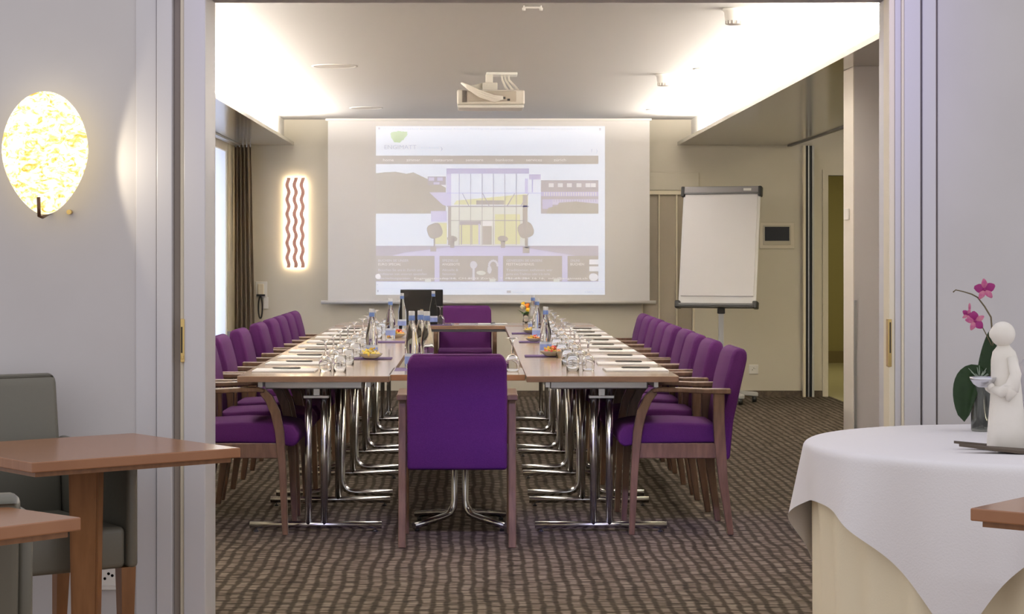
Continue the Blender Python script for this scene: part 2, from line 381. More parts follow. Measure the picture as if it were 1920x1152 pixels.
for i, (y, x) in enumerate(zip(RC, RX)):
    n = len(RC); lab = 'purple chair, %s in the right-hand row of chairs' % (ordn(i, n) + (' the camera' if i == 0 else ' from the camera'))
    if i == 0: lab = 'purple walnut-armed chair nearest the camera in the right-hand row'
    elif i == n-1: lab = 'purple chair farthest from the camera in the right-hand row'
    else: lab = 'purple chair, %s from the front in the right-hand row' % ORD[i]
    put_chair(x, y, pi/2, lab, 'purple chairs along the right table row')
LC = [9.67, 10.35, 11.0, 11.97, 13.0, 13.75, 14.36, 14.95, 15.52]
LX = [-1.10]*9
for i, (y, x) in enumerate(zip(LC, LX)):
    n = len(LC)
    if i == 0: lab = 'purple chair nearest the camera in the left row, cut off by the door jamb'
    elif i == n-1: lab = 'purple chair farthest from the camera in the left-hand row'
    else: lab = 'purple chair, %s from the front in the left-hand row' % ORD[i]
    put_chair(x, y, -pi/2, lab, 'purple chairs along the left table row')
put_chair(-.07, 16.95-.02, pi, 'purple chair behind the head table facing the camera', None)

# ------------------------------------------------------------------ tables
ZT = .74
def make_table(wx, ly, name='folding_table', straight=(True, True), foot=.62, footc=0):
    """origin at centre of near edge; table runs along +y"""
    t = empty(name)
    bm = B(-wx/2, wx/2, 0, ly, ZT-.028, ZT, .0015, 1)
    bm.faces.ensure_lookup_table()
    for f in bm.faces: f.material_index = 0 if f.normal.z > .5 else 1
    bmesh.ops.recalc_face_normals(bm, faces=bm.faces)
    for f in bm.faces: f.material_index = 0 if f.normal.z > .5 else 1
    newobj('tabletop', bm, [tabletop_m, tableedge_m], t)
    for k, y in enumerate((.15, ly-.15)):
        newobj('cross_rail', B(-.24, .22, y-.02, y+.02, .672, .712, .006, 2), alu, t)
        xs = (-.035, .04)
        if straight[k]:
            for x in xs:
                b = bmesh.new(); tube(b, [(x, y, .035), (x, y, .672)], .0165, 14); newobj('leg', b, chrome, t)
            b = bmesh.new(); tube(b, [(-foot/2, y, .032), (foot/2, y, .032)], .0165, 14); newobj('foot_bar', b, chrome, t)
        else:
            for x, s in zip(xs, (-1, 1)):
                b = bmesh.new(); pts = [(x, y, .672), (x, y, .105), (x+s*.006, y, .075), (x+s*.022, y, .050), (x+s*.045, y, .038), (x+s*.07, y, .034), (s*foot/2, y, .032)]
                tube(b, pts, .0165, 14); newobj('leg', b, chrome, t)
        for s in (-1, 1):
            b = bmesh.new(); lathe(b, [(0, 0), (.012, 0), (.012, .006), (.004, .008), (.004, .022), (0, .022)], 10, (s*(foot/2-.03), y)); newobj('glide', b, blackp, t)
        b = bmesh.new(); box(b, xs[0]-.022, xs[1]+.022, y-.021, y+.021, .628, .642, .002, 1); box(b, -.012, .02, y-.012, y+.012, .635, .70, .002, 1)
        newobj('clamp', b, alu, t)
    for s in (-1, 1): newobj('side_rail', B(s*(wx/2-.1)-.01, s*(wx/2-.1)+.01, .06, ly-.06, .685, .712), alu, t)
    return t
TP = 1.28
protA = make_table(.705, TP-.004, straight=(True, True)); protB = make_table(.705, TP-.004, straight=(False, True))
seq = ['nearest the camera', 'second from the camera', 'third from the camera', 'fourth from the camera', 'at the far end']
usedB = False
for side, cx in (('left', -.742), ('right', .598)):
    for i in range(5):
        if i == 0: t = protA if side == 'left' else copy_tree(protA)
        else:
            t = protB if not usedB else copy_tree(protB); usedB = True
        t.location = (cx, 9.38+i*TP, 0)
        tag(t, 'walnut folding table with chrome legs, %s in the %s row' % (seq[i], side), 'table', 'folding tables of the %s row' % side)
# middle table on a four-foot column
mt = empty('folding_table', (-.078, 9.50, 0)); tag(mt, 'short walnut table between the rows behind the front chair', 'table')
bm = B(-.32, .32, 0, .58, ZT-.028, ZT, .0015, 1); bmesh.ops.recalc_face_normals(bm, faces=bm.faces)
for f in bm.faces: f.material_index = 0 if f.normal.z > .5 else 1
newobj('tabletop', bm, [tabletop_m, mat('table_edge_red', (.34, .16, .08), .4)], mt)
for sx in (-1, 1):
    for sy in (-1, 1):
        b = bmesh.new(); cx = .012+sx*.026; cy = .25+sy*.03
        tube(b, [(cx, cy, .70), (cx, cy, .125), (cx+sx*.005, cy+sy*.004, .090), (cx+sx*.020, cy+sy*.014, .064), (cx+sx*.045, cy+sy*.040, .053), (cx+sx*.08, cy+sy*.09, .047), (.012+sx*.215, .25+sy*.22, .026)], .0165, 14)
        newobj('leg', b, chrome, mt)
        b = bmesh.new(); lathe(b, [(0, 0), (.012, 0), (.012, .012), (0, .014)], 10, (.012+sx*.20, .25+sy*.20)); newobj('glide', b, blackp, mt)
# head table
ht = empty('head_table', (-.07, 15.90, 0)); tag(ht, 'long table crossing the far end under the projection screen', 'table')
bm = B(-1.02, 1.02, 0, .70, ZT-.028, ZT, .0015, 1); bmesh.ops.recalc_face_normals(bm, faces=bm.faces)
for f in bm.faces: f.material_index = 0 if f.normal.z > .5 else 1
newobj('tabletop', bm, [tabletop_m, tableedge_m], ht)
for x in (-.61, .61):
    b = bmesh.new(); tube(b, [(x, .35, .03), (x, .35, .71)], .0165, 14); newobj('leg', b, chrome, ht)
    b = bmesh.new(); tube(b, [(x, .07, .03), (x, .63, .03)], .0165, 14); newobj('foot_bar', b, chrome, ht)
    for y in (.1, .6):
        b = bmesh.new(); lathe(b, [(0, 0), (.018, 0), (.018, .02), (0, .024)], 10, (x, y)); newobj('glide', b, blackp, ht)
newobj('cross_rail', B(-.7, .7, .33, .37, .68, .712), alu, ht)

# ------------------------------------------------------------------ table settings
def make_goblet():
    bm = bmesh.new()     # turned upside down: rim on the table, foot in the air
    outer = [(.027, 0), (.030, .012), (.033, .032), (.031, .052), (.022, .068), (.009, .077), (.0048, .084), (.0045, .128), (.007, .140), (.018, .1455), (.029, .148), (.030, .150), (0, .151)]
    inner = [(0, .073), (.017, .065), (.0288, .050), (.0308, .032), (.0280, .012), (.0255, 0)]
    lathe(bm, outer, 20)
    bm2 = bmesh.new(); lathe(bm2, inner, 20); merge(bm, bm2)
    # close the rim
    bmesh.ops.remove_doubles(bm, verts=bm.verts, dist=1e-6)
    es = [e for e in bm.edges if e.is_boundary]
    bmesh.ops.bridge_loops(bm, edges=es)
    return bm
def make_tumbler():
    bm = bmesh.new()
    lathe(bm, [(.031, 0), (.031, .03), (.029, .078), (.027, .085), (0, .086)], 20)
    b2 = bmesh.new(); lathe(b2, [(0, .078), (.0265, .076), (.0290, .03), (.0290, 0)], 20); merge(bm, b2)
    bmesh.ops.bridge_loops(bm, edges=[e for e in bm.edges if e.is_boundary]); return bm
gob = newobj('wine_glass', make_goblet(), stemglass, smooth=True); gob_used = False
tum = newobj('tumbler', make_tumbler(), stemglass, smooth=True); tum_used = False
pad0 = empty('notepad')
newobj('sheets', B(-.15, .15, -.11, .11, .0, .008, .001, 1), paper, pad0); newobj('cover_edge', B(-.152, .152, -.112, .112, -.0, .0015), mat('pad_back', (.35, .33, .31), .7), pad0)
pad_used = False
def pen_bm():
    b = bmesh.new(); tube(b, [(-.07, 0, .005), (-.062, 0, .005), (.05, 0, .005), (.062, 0, .005), (.07, 0, .005)], [.0015, .0045, .005, .005, .003], 8); return b
pen0 = newobj('pen', pen_bm(), pen_m, smooth=True); pen_used = False
PY = {'left': [9.80, 10.43, 11.08, 11.72, 12.36, 13.0, 13.64, 14.28, 14.95], 'right': [9.84, 10.40, 11.05, 11.72, 12.36, 13.0, 13.64, 14.28, 14.95]}
places = ['nearest place', 'second place', 'third place', 'fourth place', 'fifth place', 'sixth place', 'seventh place', 'eighth place', 'farthest place']
def mk(src, used, loc, rz, lab, cat, grp, children=False):
    o = src if not used else (copy_tree(src) if children else copy_tree(src))
    o.location = loc; o.rotation_euler = (0, 0, rz); tag(o, lab, cat, grp); return o
for side in ('left', 'right'):
    s = -1 if side == 'left' else 1
    for i, y in enumerate(PY[side]):
        px = -.075+s*.835 + (.025 if s > 0 else 0)
        mk(pad0, pad_used, (px, y, ZT), R(random.uniform(-1.5, 1.5)), 'white notepad at the %s of the %s table row' % (places[i], side), 'notepad', 'notepads on the %s tables' % side); pad_used = True
        mk(pen0, pen_used, (px+.01+random.uniform(-.01, .01), y+.02, ZT+.009), R(-8*s+random.uniform(-4, 4)) if side == 'right' else R(-6), 'dark pen on the notepad at the %s of the %s row' % (places[i], side), 'pen', 'pens on the %s notepads' % side); pen_used = True
        gx = -.72 if s < 0 else .555
        mk(gob, gob_used, (gx+random.uniform(-.01, .01), y+.02, ZT), 0, 'upturned wine glass at the %s of the %s row' % (places[i], side), 'glass', 'upturned wine glasses on the %s tables' % side); gob_used = True
        mk(tum, tum_used, (gx-s*.075, y-.03, ZT), 0, 'upturned tumbler at the %s of the %s row' % (places[i], side), 'glass', 'upturned tumblers on the %s tables' % side); tum_used = True
g = copy_tree(gob); g.location = (.1875, 9.78, ZT); g.scale = (1.08,)*3; tag(g, 'upturned wine glass on the short middle table beside the front chair', 'glass')
g = copy_tree(gob); g.location = (-.262, 16.04, ZT); tag(g, 'upturned wine glass on the head table beside the laptop', 'glass')

def make_bottle():
    b = empty('water_bottle')
    bm = bmesh.new()
    outer = [(0, .002), (.028, 0), (.032, .008), (.0325, .10), (.031, .13), (.024, .165), (.0165, .20), (.0135, .225), (.0135, .246), (0, .247)]
    lathe(bm, outer, 24); newobj('glass_body', bm, water, b, smooth=True)
    bm = bmesh.new(); lathe(bm, [(.0148, .226), (.0152, .228), (.0150, .247), (.0142, .249)], 18); newobj('cap_wrap', bm, cap_m, b, smooth=True)
    bm = bmesh.new(); lathe(bm, [(.0142, .248), (.0145, .266), (.013, .269), (0, .269)], 18); newobj('cap', bm, mat('pale_cap', (.50, .52, .56), .35), b, smooth=True)
    bm = bmesh.new(); lathe(bm, [(.0332, .026), (.0332, .060)], 24, ang=pi); newobj('label', bm, label_m, b, smooth=True)
    bm = bmesh.new(); lathe(bm, [(.0331, .060), (.0331, .072)], 24); newobj('label_top', bm, label_w, b, smooth=True)
    return b
bt = make_bottle(); bt_used = False
BT = [(-.55, 10.95, 1, 'blue-capped water bottle behind the yellow candy bowl on the left row'),
      (-.55, 13.4, 1, 'blue-capped water bottle second along the left row'),
      (-.537, 15.2, 1, 'blue-capped water bottle farthest along the left row'),
      (-.318, 16.02, 1, 'water bottle in front of the laptop on the head table'),
      (.403, 11.35, 1, 'blue-capped water bottle behind the red candy bowl on the right row'),
      (.42, 13.4, 1, 'blue-capped water bottle second along the right row'),
      (.427, 14.6, 1, 'blue-capped water bottle farthest along the right row'),
      (-.303, 9.93, 1.06, 'leftmost water bottle in the cluster on the middle table'),
      (-.262, 10.02, 1.06, 'rear water bottle of the cluster on the middle table'),
      (-.228, 9.90, 1.06, 'rightmost water bottle in the cluster on the middle table')]
for x, y, s, lab in BT:
    b = bt if not bt_used else copy_tree(bt); bt_used = True
    b.location = (x, y, ZT+.001); b.scale = (s, s, s); b.rotation_euler = (0, 0, random.uniform(0, 6)); tag(b, lab, 'bottle', 'water bottles on the tables')

# mats, candy bowls
def pmat(x, y, w, lab, z=ZT, d=.16): 
    o = newobj('table_mat', B(-w/2, w/2, -d/2, d/2, 0, .006, .001, 1), mat_p); o.location = (x, y, z); tag(o, lab, 'mat', 'small purple table mats'); return o
pmat(-.545, 10.92, .21, 'purple mat under the yellow candy bowl on the left row')
pmat(-.52, 12.95, .20, 'purple mat behind the second bottle of the left row')
pmat(.40, 11.18, .235, 'purple mat under the red candy bowl on the right row')
pmat(.365, 12.95, .15, 'purple mat under the second sweet bowl of the right row')
pmat(.345, 14.33, .15, 'purple mat farthest along the right row')
pmat(-.265, 9.93, .24, 'purple mat under the bottle cluster on the middle table', ZT-.004, .28).scale = (1, 1, .8)
pmat(-.26, 15.99, .18, 'purple mat at the left front of the head table')
candyA = [mat('candy_gold', (.62, .42, .06), .3, .3), mat('candy_yellow', (.80, .66, .12), .35), mat('candy_cream', (.75, .62, .35), .4)]
candyB = [mat('candy_red', (.52, .05, .04), .35), mat('candy_gold', (.62, .42, .06), .3), mat('candy_orange', (.70, .26, .05), .4)]
def bowl(x, y, z, ms, lab, n=16, sc=1.0):
    t = empty('candy_bowl', (x, y, z)); tag(t, lab, 'bowl'); t.scale = (sc,)*3
    b = bmesh.new(); lathe(b, [(0, 0), (.03, 0), (.038, .003), (.056, .014), (.066, .026), (.064, .027), (.053, .017), (.036, .007), (0, .005)], 24); newobj('dish', b, mat('dish_glass', (.85, .80, .70), .15, trans=.55, ior=1.2), t, smooth=True)
    for i in range(n):
        a = i*2.4; r = .044*math.sqrt(i/n)+.004; zz = .016+.030*(1-r/.05)+random.uniform(0, .006)
        q = bmesh.new(); bmesh.ops.create_icosphere(q, subdivisions=1, radius=.0115)
        bmesh.ops.scale(q, vec=(1.25, .8, .75), verts=q.verts)
        bmesh.ops.rotate(q, verts=q.verts, cent=(0, 0, 0), matrix=Matrix.Rotation(a*1.7, 3, 'Z') @ Matrix.Rotation(a, 3, 'X'))
        # twisted wrapper ends
        d = Vector((cos(a*1.7), sin(a*1.7), .3))*.02
        tube(q, [d*.5, d], [.002, .007], 5)
        bmesh.ops.translate(q, verts=q.verts, vec=(r*cos(a), r*sin(a), zz)); newobj('candy', q, ms[i % 3], t, smooth=False)
bowl(-.552, 10.86, ZT+.006, candyA, 'glass dish of yellow and gold sweets on the left row')
bowl(.432, 11.12, ZT+.006, candyB, 'glass dish of red and gold wrapped sweets on the right row', 18, 1.05)
bowl(-.52, 13.75, ZT, candyB, 'glass dish of red sweets farther along the left row', 14)
bowl(.385, 12.95, ZT+.006, candyB, 'second glass dish of sweets on the right row', 12, .8)
bowl(.40, 14.33, ZT+.006, candyA, 'farthest glass dish of sweets on the right row', 12, .8)

# laptop on the head table, its lid towards the camera
lp = empty('laptop', (-.415, 16.20, ZT)); tag(lp, 'black laptop standing open on the head table', 'laptop')
newobj('base', B(-.17, .17, 0.02, .26, 0, .02, .003, 1), blackp, lp)
bm = B(-.17, .17, -.006, .006, 0, .27, .004, 2); o = newobj('lid', bm, mat('laptop_lid', (.010, .010, .011), .35), lp); o.location = (0, .02, .012); o.rotation_euler = (R(8), 0, 0)
em = newobj('lid_emblem', B(-.012, .012, -.0075, -.006, .10, .112, .001, 1), mat('emblem_gold', (.35, .28, .16), .4), o)
# papers on the head table
def thin(name, x, y, w, d, m, lab, cat, rz=0, z=ZT, h=.004, grp=None):
    o = newobj(name, B(-w/2, w/2, -d/2, d/2, 0, h, .0008, 1), m); o.location = (x, y, z); o.rotation_euler = (0, 0, rz); tag(o, lab, cat, grp); return o
thin('folder', .03, 16.2, .42, .24, mat('grey_folder', (.30, .32, .38), .5), 'grey folder on the head table', 'folder', .03)
thin('name_card', .085, 16.16, .10, .10, paper, 'left white card lying on the grey folder', 'card', 0, ZT+.004, .006)
thin('name_card', .22, 16.17, .09, .10, paper, 'right white card lying on the grey folder', 'card', .1, ZT+.004, .006)
thin('eraser', -.135, 16.12, .04, .03, mat('eraser_red', (.30, .16, .14), .5), 'small reddish block on the head table', 'eraser', 0, ZT, .010)
p2 = copy_tree(pen0); p2.location = (.155, 16.18, ZT+.009); p2.rotation_euler = (0, 0, 1.4); tag(p2, 'dark pen between the two cards on the head table', 'pen')

# flower bouquet
fb = empty('flower_vase', (.425, 16.42, ZT)); tag(fb, 'small vase of white and orange roses on the head table', 'flowers')
b = bmesh.new(); lathe(b, [(0, 0), (.026, 0), (.03, .01), (.022, .05), (.028, .075), (.025, .075), (.018, .05), (.024, .012), (0, .008)], 18); newobj('vase', b, glass, fb, smooth=True)
def rose(loc, r, m):
    b = bmesh.new()
    for k in range(9):
        a = k*2.4; rr = r*(.25+.08*k)
        pts = [(rr*cos(a+u)*(.5 if w == 0 else 1), rr*sin(a+u)*(.5 if w == 0 else 1), (w*r*.9-.02*rr)) for w in (0, 1) for u in (-.7, 0, .7)]
        vs = [b.verts.new(p) for p in pts]
        b.faces.new((vs[0], vs[1], vs[4], vs[3])); b.faces.new((vs[1], vs[2], vs[5], vs[4]))
    q = bmesh.new(); bmesh.ops.create_icosphere(q, subdivisions=2, radius=r*.6); bmesh.ops.translate(q, verts=q.verts, vec=(0, 0, r*.4)); merge(b, q)
    o = newobj('rose', b, m, fb, smooth=True, recalc=False); o.location = loc; o.rotation_euler = (R(random.uniform(20, 60)), random.uniform(-.5, .5), 0)
orange = mat('rose_orange', (.85, .30, .04), .6); yel = mat('rose_yellow', (.90, .60, .06), .6); whi = mat('rose_white', (.82, .76, .58), .6)
rose((.012, -.01, .135), .026, orange); rose((.016, -.02, .10), .028, yel); rose((-.035, -.01, .125), .027, whi); rose((-.02, .02, .15), .022, yel)
leafm = mat('leaf_green', (.06, .13, .03), .5)
for k in range(9):
    a = k*.7; b = bmesh.new()
    pts = [Vector((0, 0, .06)), Vector((.03*cos(a), .02*sin(a), .09)), Vector((.075*cos(a), .05*sin(a), .075+.02*(k % 3)))]
    n = Vector((-sin(a), cos(a), 0))*.014
    vs = [b.verts.new(pts[0]), b.verts.new(pts[1]+n), b.verts.new(pts[2]), b.verts.new(pts[1]-n)]; b.faces.new(vs); newobj('leaf', b, leafm, fb)
# ------------------------------------------------------------------ projection screen and picture
YS = 18.40
sc_ = empty('projection_screen', P(916, 567, YS)); tag(sc_, 'wide roll-down projection screen showing a hotel web page', 'screen')
ox, oz = sc_.location.x, sc_.location.z
def S(x, y, dy=0): p = P(x, y, YS); return (p[0]-ox, -dy, p[2]-oz)
def sbox(x0, y0, x1, y1, d0, d1):
    a = S(x0, y1); b_ = S(x1, y0); return B(a[0], b_[0], -d1, -d0, a[2], b_[2])
newobj('screen_cloth', sbox(615, 226, 1218, 564, 0, .004), mat('screen_white', (.79, .765, .75), .7), sc_)
b = bmesh.new(); tube(b, [S(602, 567), S(1230, 567)], .016, 12); newobj('weight_bar', b, mat('bar_white', (.72, .70, .68), .35), sc_)
b = sbox(611, 219, 1221, 227, -.03, .05); newobj('roller_case', b, whitep, sc_)
def pj(name, col, es=.0):
    # projected light lands on the cloth: the cloth's own reflectance plus the projector's light
    c = tuple(v for v in col)
    return mat('projected_'+name, (.79, .765, .75), .7, emit=c, es=.42)
pic = newobj('projected_picture', sbox(705, 237, 1134, 553, .005, .0055), pj('white', (.60, .78, 1.1)), sc_)
LAY = [0]
def pr(pts, m, name='picture_patch', lay=1):
    b = bmesh.new(); d = .0055+.0006*lay
    poly(b, [S(x, y, d) for x, y in pts]); o = newobj(name, b, m, pic, recalc=False); return o
def rect(x0, y0, x1, y1, m, lay=1, name='picture_patch'): return pr([(x0, y0), (x1, y0), (x1, y1), (x0, y1)], m, name, lay)
greyw = pj('taupe', (.03, .03, .05)); lilac = pj('lilac', (.16, .17, .62)); lilac2 = pj('pale_lilac', (.30, .32, .85)); grn = pj('green', (.06, .42, .02))
yelp = pj('yellow', (.50, .54, .12)); yelw = pj('light_yellow', (.56, .66, .60)); dk = pj('dim_mauve', (.02, .02, .14)); hill = pj('hill', (.01, .02, .01)); ground = pj('ground', (.10, .10, .30)); whp = pj('bright', (.75, .80, 1.0))
txt = pj('text_grey', (.02, .03, .10)); txtw = pj('text_white', (.45, .5, .75)); txtb = pj('text_bright', (.9, .9, 1.0))
rect(705, 292, 1122, 308, greyw, 1, 'menu_bar')
pr([(730+cos(a)*1, 0) for a in (0,)][:0] or [(733, 258), (732, 250), (738, 247), (764, 247), (763, 255), (756, 262), (750, 268), (739, 267)], grn, 'logo_tree', 1)
for q, (cx_, cy_, r_) in enumerate(((738, 252, 6), (748, 251, 7), (757, 252, 7), (744, 261, 6), (753, 259, 6))): pr([(cx_+r_*(1+.15*sin(3*i+q))*cos(2*pi*i/14), cy_-r_*(1+.15*sin(3*i+q))*sin(2*pi*i/14)*.8) for i in range(14)], grn, 'logo_foliage', 2+q*.2)
def tx(s, x, y, hpx, m, name='lettering', w=None, lay=2):
    k = F/YS; size = hpx/k/.70
    p = S(x, y, .0055+.0006*lay)
    o = text_mesh(s, size, p, (R(90), 0, 0), m, name, pic)
    if w:
        cur = max(v.co.x for v in o.data.vertices); o.scale.x = (w/k)/cur
    return o
tx('ENGIMATT', 720, 280, 8, txt, w=61); tx('KULTUR HOTEL', 790, 279, 3, txt, w=34)
tx(')', 825, 282, 7, txt, w=5); tx('f  )', 1108, 286, 7, txt, w=12)
tx('Hotel Zürich Seminarhotel Bankette  Hotel Zimmer Restaurant  Hotel Engimatt Zürich: ein Stadthotel zum Wohlfühlen, im Zentrum und doch im Grünen', 719, 243.5, 4, txt, w=383)
rect(709, 239, 713, 243, txt, 2, 'window_icon'); rect(1123, 240, 1127, 245, txt, 2, 'window_icon')
for s, x, w_ in (('home', 718, 20), ('zimmer', 762, 26), ('restaurant', 812, 37), ('seminare', 873, 33), ('bankette', 929, 33), ('services', 986, 30), ('zürich', 1038, 23)):
    tx(s, x, 302.5, 5, txtb, w=w_)
# left hill, buildings
pr([(705, 325), (722, 323), (742, 322), (762, 326), (775, 323), (783, 327), (800, 335), (815, 341), (836, 352), (836, 401), (705, 401)], hill, 'hill', 1)
rect(802, 331, 836, 347, dk, 2, 'house'); rect(804, 333, 814, 339, lilac2, 3); rect(820, 333, 830, 339, lilac2, 3); rect(813, 342, 824, 346, lilac2, 3)
pr([(805, 361), (838, 361), (838, 387), (830, 384)], lilac2, 'canopy', 3); rect(808, 396, 838, 416, lilac2, 2)
rect(705, 461, 1122, 480, ground, 1, 'forecourt'); pr([(760, 474), (850, 463), (980, 464), (1040, 474), (1080, 480), (735, 480)], lilac2, 'forecourt_light', 2)
# glass entrance building
rect(837, 316, 992, 326, lilac, 2, 'roof_band'); rect(992, 327, 1014, 337, lilac, 2, 'roof_band')
rect(837, 326, 846, 386, lilac2, 2); rect(984, 335, 990, 363, lilac2, 2)
rect(846, 386, 990, 460, yelw, 2, 'lit_interior')
pr([(856, 376), (900, 372), (985, 364), (990, 366), (990, 384), (850, 384)], yelp, 'lit_interior', 3); rect(893, 376, 945, 384, greyw, 4)
rect(862, 420, 900, 458, yelp, 3, 'door_glow'); rect(816, 418, 838, 458, yelp, 3, 'side_glow'); rect(928, 402, 975, 458, yelp, 3, 'side_glow'); rect(905, 424, 922, 459, greyw, 4); rect(905, 415, 922, 424, txtb, 5)
rect(862, 415, 902, 422, dk, 4); rect(838, 386, 992, 388.5, dk, 5, 'beam'); rect(838, 361.5, 1020, 363, lilac, 5, 'beam'); rect(846, 413, 985, 414.5, dk, 5, 'beam')
for x in (861, 882.5, 904, 925, 946.5, 968): rect(x-.7, 326, x+.7, 460, dk, 6, 'mullion')
rect(840, 388, 846, 460, greyw, 5, 'column'); rect(980, 366, 989, 420, greyw, 5, 'column'); rect(997, 337, 999.5, 361, lilac, 3)
for x in (866, 904, 950, 976): pr([(x+14, 363), (x+16, 363), (x+2, 386), (x, 386)] if x > 930 else [(x, 363), (x+2, 363), (x+14, 386), (x+12, 386)], dk, 'strut', 6)
rect(864, 420, 866, 459, dk, 6); rect(884, 420, 885.5, 459, greyw, 6); rect(897, 420, 900, 459, lilac2, 6)
def disc(cx, cy, r, m, name, lay=7, n=20, ry=None):
    pr([(cx+r*(1+.06*sin(i*5))*cos(2*pi*i/n), cy-(ry or r)*(1+.06*sin(i*5))*sin(2*pi*i/n)) for i in range(n)][::-1], m, name, lay)
disc(815, 433, 15, greyw, 'ball_tree'); disc(986, 432, 15.5, greyw, 'ball_tree'); rect(813, 447, 816, 464, greyw, 7, 'trunk'); rect(984, 447, 990, 465, greyw, 7, 'trunk')
rect(807, 463, 818, 472, greyw, 7, 'tub'); rect(980, 463, 993, 475, greyw, 7, 'tub')
for x in (848, 943): disc(x, 448, 10, greyw, 'potted_plant', 7, 9, 6); rect(x-4, 452, x+4, 465, greyw, 7, 'tub')
# right building
rect(1014, 338, 1122, 401, dk, 2, 'house'); rect(1014, 360, 1122, 368, lilac, 3); rect(1017, 374, 1122, 384, lilac2, 3); rect(1017, 374, 1036, 392, lilac, 4)
for x in (1029, 1046, 1063, 1081, 1098, 1108): rect(x, 344, x+9, 351, whp, 3, 'house_window')
pr([(1024, 401), (1028, 390), (1045, 386), (1048, 380), (1080, 378), (1122, 382), (1122, 401)], hill, 'hedge', 5)
for q in range(22):
    xx0 = 1020+q*4.6
    if xx0 < 1119: rect(xx0, 361, xx0+1.1, 367.5, whp, 4, 'balcony_bar')
    if 1038 < xx0 < 1119: rect(xx0, 374.5, xx0+1.1, 379, dk, 4, 'balcony_bar')
# boxes at the bottom
for a, b_ in ((705, 815), (824, 934), (943, 1054), (1064, 1122)): rect(a, 480, b_, 528, greyw, 4, 'info_box')
for a, b_ in ((815, 824), (934, 943), (1054, 1064)): rect(a, 480, b_, 528, lilac2, 4)
tx('BUCHEN SIE UNSER', 709, 491, 4.5, txtw, w=57, lay=5); tx('EURO SPECIAL', 709, 498, 4.5, txtb, w=43, lay=5)
tx('Besuchen Sie uns in Zürich und', 709, 508.5, 4.2, txtw, w=82, lay=5); tx('profitieren von unseren speziellen', 709, 516, 4.2, txtw, w=91, lay=5); tx('Übernachtungspreisen', 709, 524, 4.2, txtw, w=60, lay=5)
tx('SPEZIELLE', 829, 491, 4.5, txtw, w=30, lay=5); tx('ANGEBOTE', 829, 498, 4.5, txtb, w=33, lay=5); tx('Aktuelle &', 829, 508.5, 4.2, txtw, w=30, lay=5); tx('Saisonale', 829, 516, 4.2, txtw, w=26, lay=5); tx('Angebote', 829, 524, 4.2, txtw, w=26, lay=5)
tx('GENIESSEN SIE UNSERE', 949, 491, 4.5, txtw, w=68, lay=5); tx('FESTTAGSMENUS', 949, 498, 4.5, txtb, w=52, lay=5)
tx('Traditionen nehmen wir', 949, 508.5, 4.2, txtw, w=87, lay=5); tx('gerne von Tradition oder à la carte', 949, 516, 4.2, txtw, w=82, lay=5); tx('Menus für Sie', 949, 524, 4.2, txtw, w=40, lay=5)
tx('ONLINE', 1069, 491, 4.5, txtw, w=18, lay=5); tx('BUCHEN', 1069, 498, 4.5, txtb, w=26, lay=5)
tx('Engimattstrasse 14, CH-8002 Zürich,  T +41 44 284 16 16,  info@engimatt.ch', 776, 524, 3.6, txtb, w=325, lay=6)
# bright decorations in the second box
disc(888, 497, 7, txtw, 'ornament', 6, 12); rect(886, 504, 890, 526, txtw, 6, 'ornament')
for i in range(9):
    a = pi*i/8; disc(925-8*cos(a), 494-9*sin(a)+4, 2.2, txtw, 'garland_piece', 6, 7)
disc(918, 506, 4, txtw, 'ornament', 6, 7, 8); disc(902, 512, 9, yelw, 'ornament', 6, 10, 4)
for y in (487, 500): rect(1105, y, 1122, y+9, whp, 6, 'form_field')
disc(1113, 520, 9, whp, 'badge', 6, 12, 7); disc(709, 519, 5, whp, 'badge', 6, 9)
for x in (797, 918, 1038): rect(x, 524, x+11, 529, yelw, 6, 'tab_marker')
rect(705, 528, 1134, 529, lilac2, 4, 'rule_line'); rect(705, 541, 1134, 541.8, lilac2, 4, 'rule_line')
tx('Internet', 961, 550, 4, txt, w=22); rect(950, 545, 958, 550, txt, 2); tx('100%', 1095, 550, 4, txt, w=18); rect(707, 533, 708.5, 535, txt, 2); rect(707, 544, 710, 548, txt, 2); tx('>', 1119, 538, 3, txt); tx('*', 1080, 551, 4, txt)

# ------------------------------------------------------------------ wavy wall lamp
wl = empty('wavy_wall_lamp', P(554.5, 500, YF)); tag(wl, 'tall backlit wall lamp with three wavy pinkish strips', 'wall lamp')
k = F/YF
newobj('glow_panel', B(-.080, .080, -.035, -.03, .0, .80, .002, 1), mat('lamp_glow', (.9, .85, .75), .5, emit=(1, .84, .60), es=2.6), wl)
newobj('back_box', B(-.045, .045, -.03, 0, .04, .76), whitep, wl)
strip_m = mat('wavy_strip', (.62, .34, .27), .6)
for cx in (-.066, .0, .064):
    n = 61; Lp, Rp = [], []
    for i in range(n):
        z = -.01+.82*i/(n-1); c = cx+.009*sin(2*pi*z/.132+.8); Lp.append((c-.016, z)); Rp.append((c+.016, z))
    b = bmesh.new(); strip(b, Lp+Rp[::-1], -.062, -.052, 0, 1, 'y'); newobj('wavy_strip', b, strip_m, wl)
l = area('wavy_lamp_glow', (wl.location.x, YF-.026, wl.location.z+.4), (R(90), 0, 0), .17, .80, 7, (1, .84, .58))
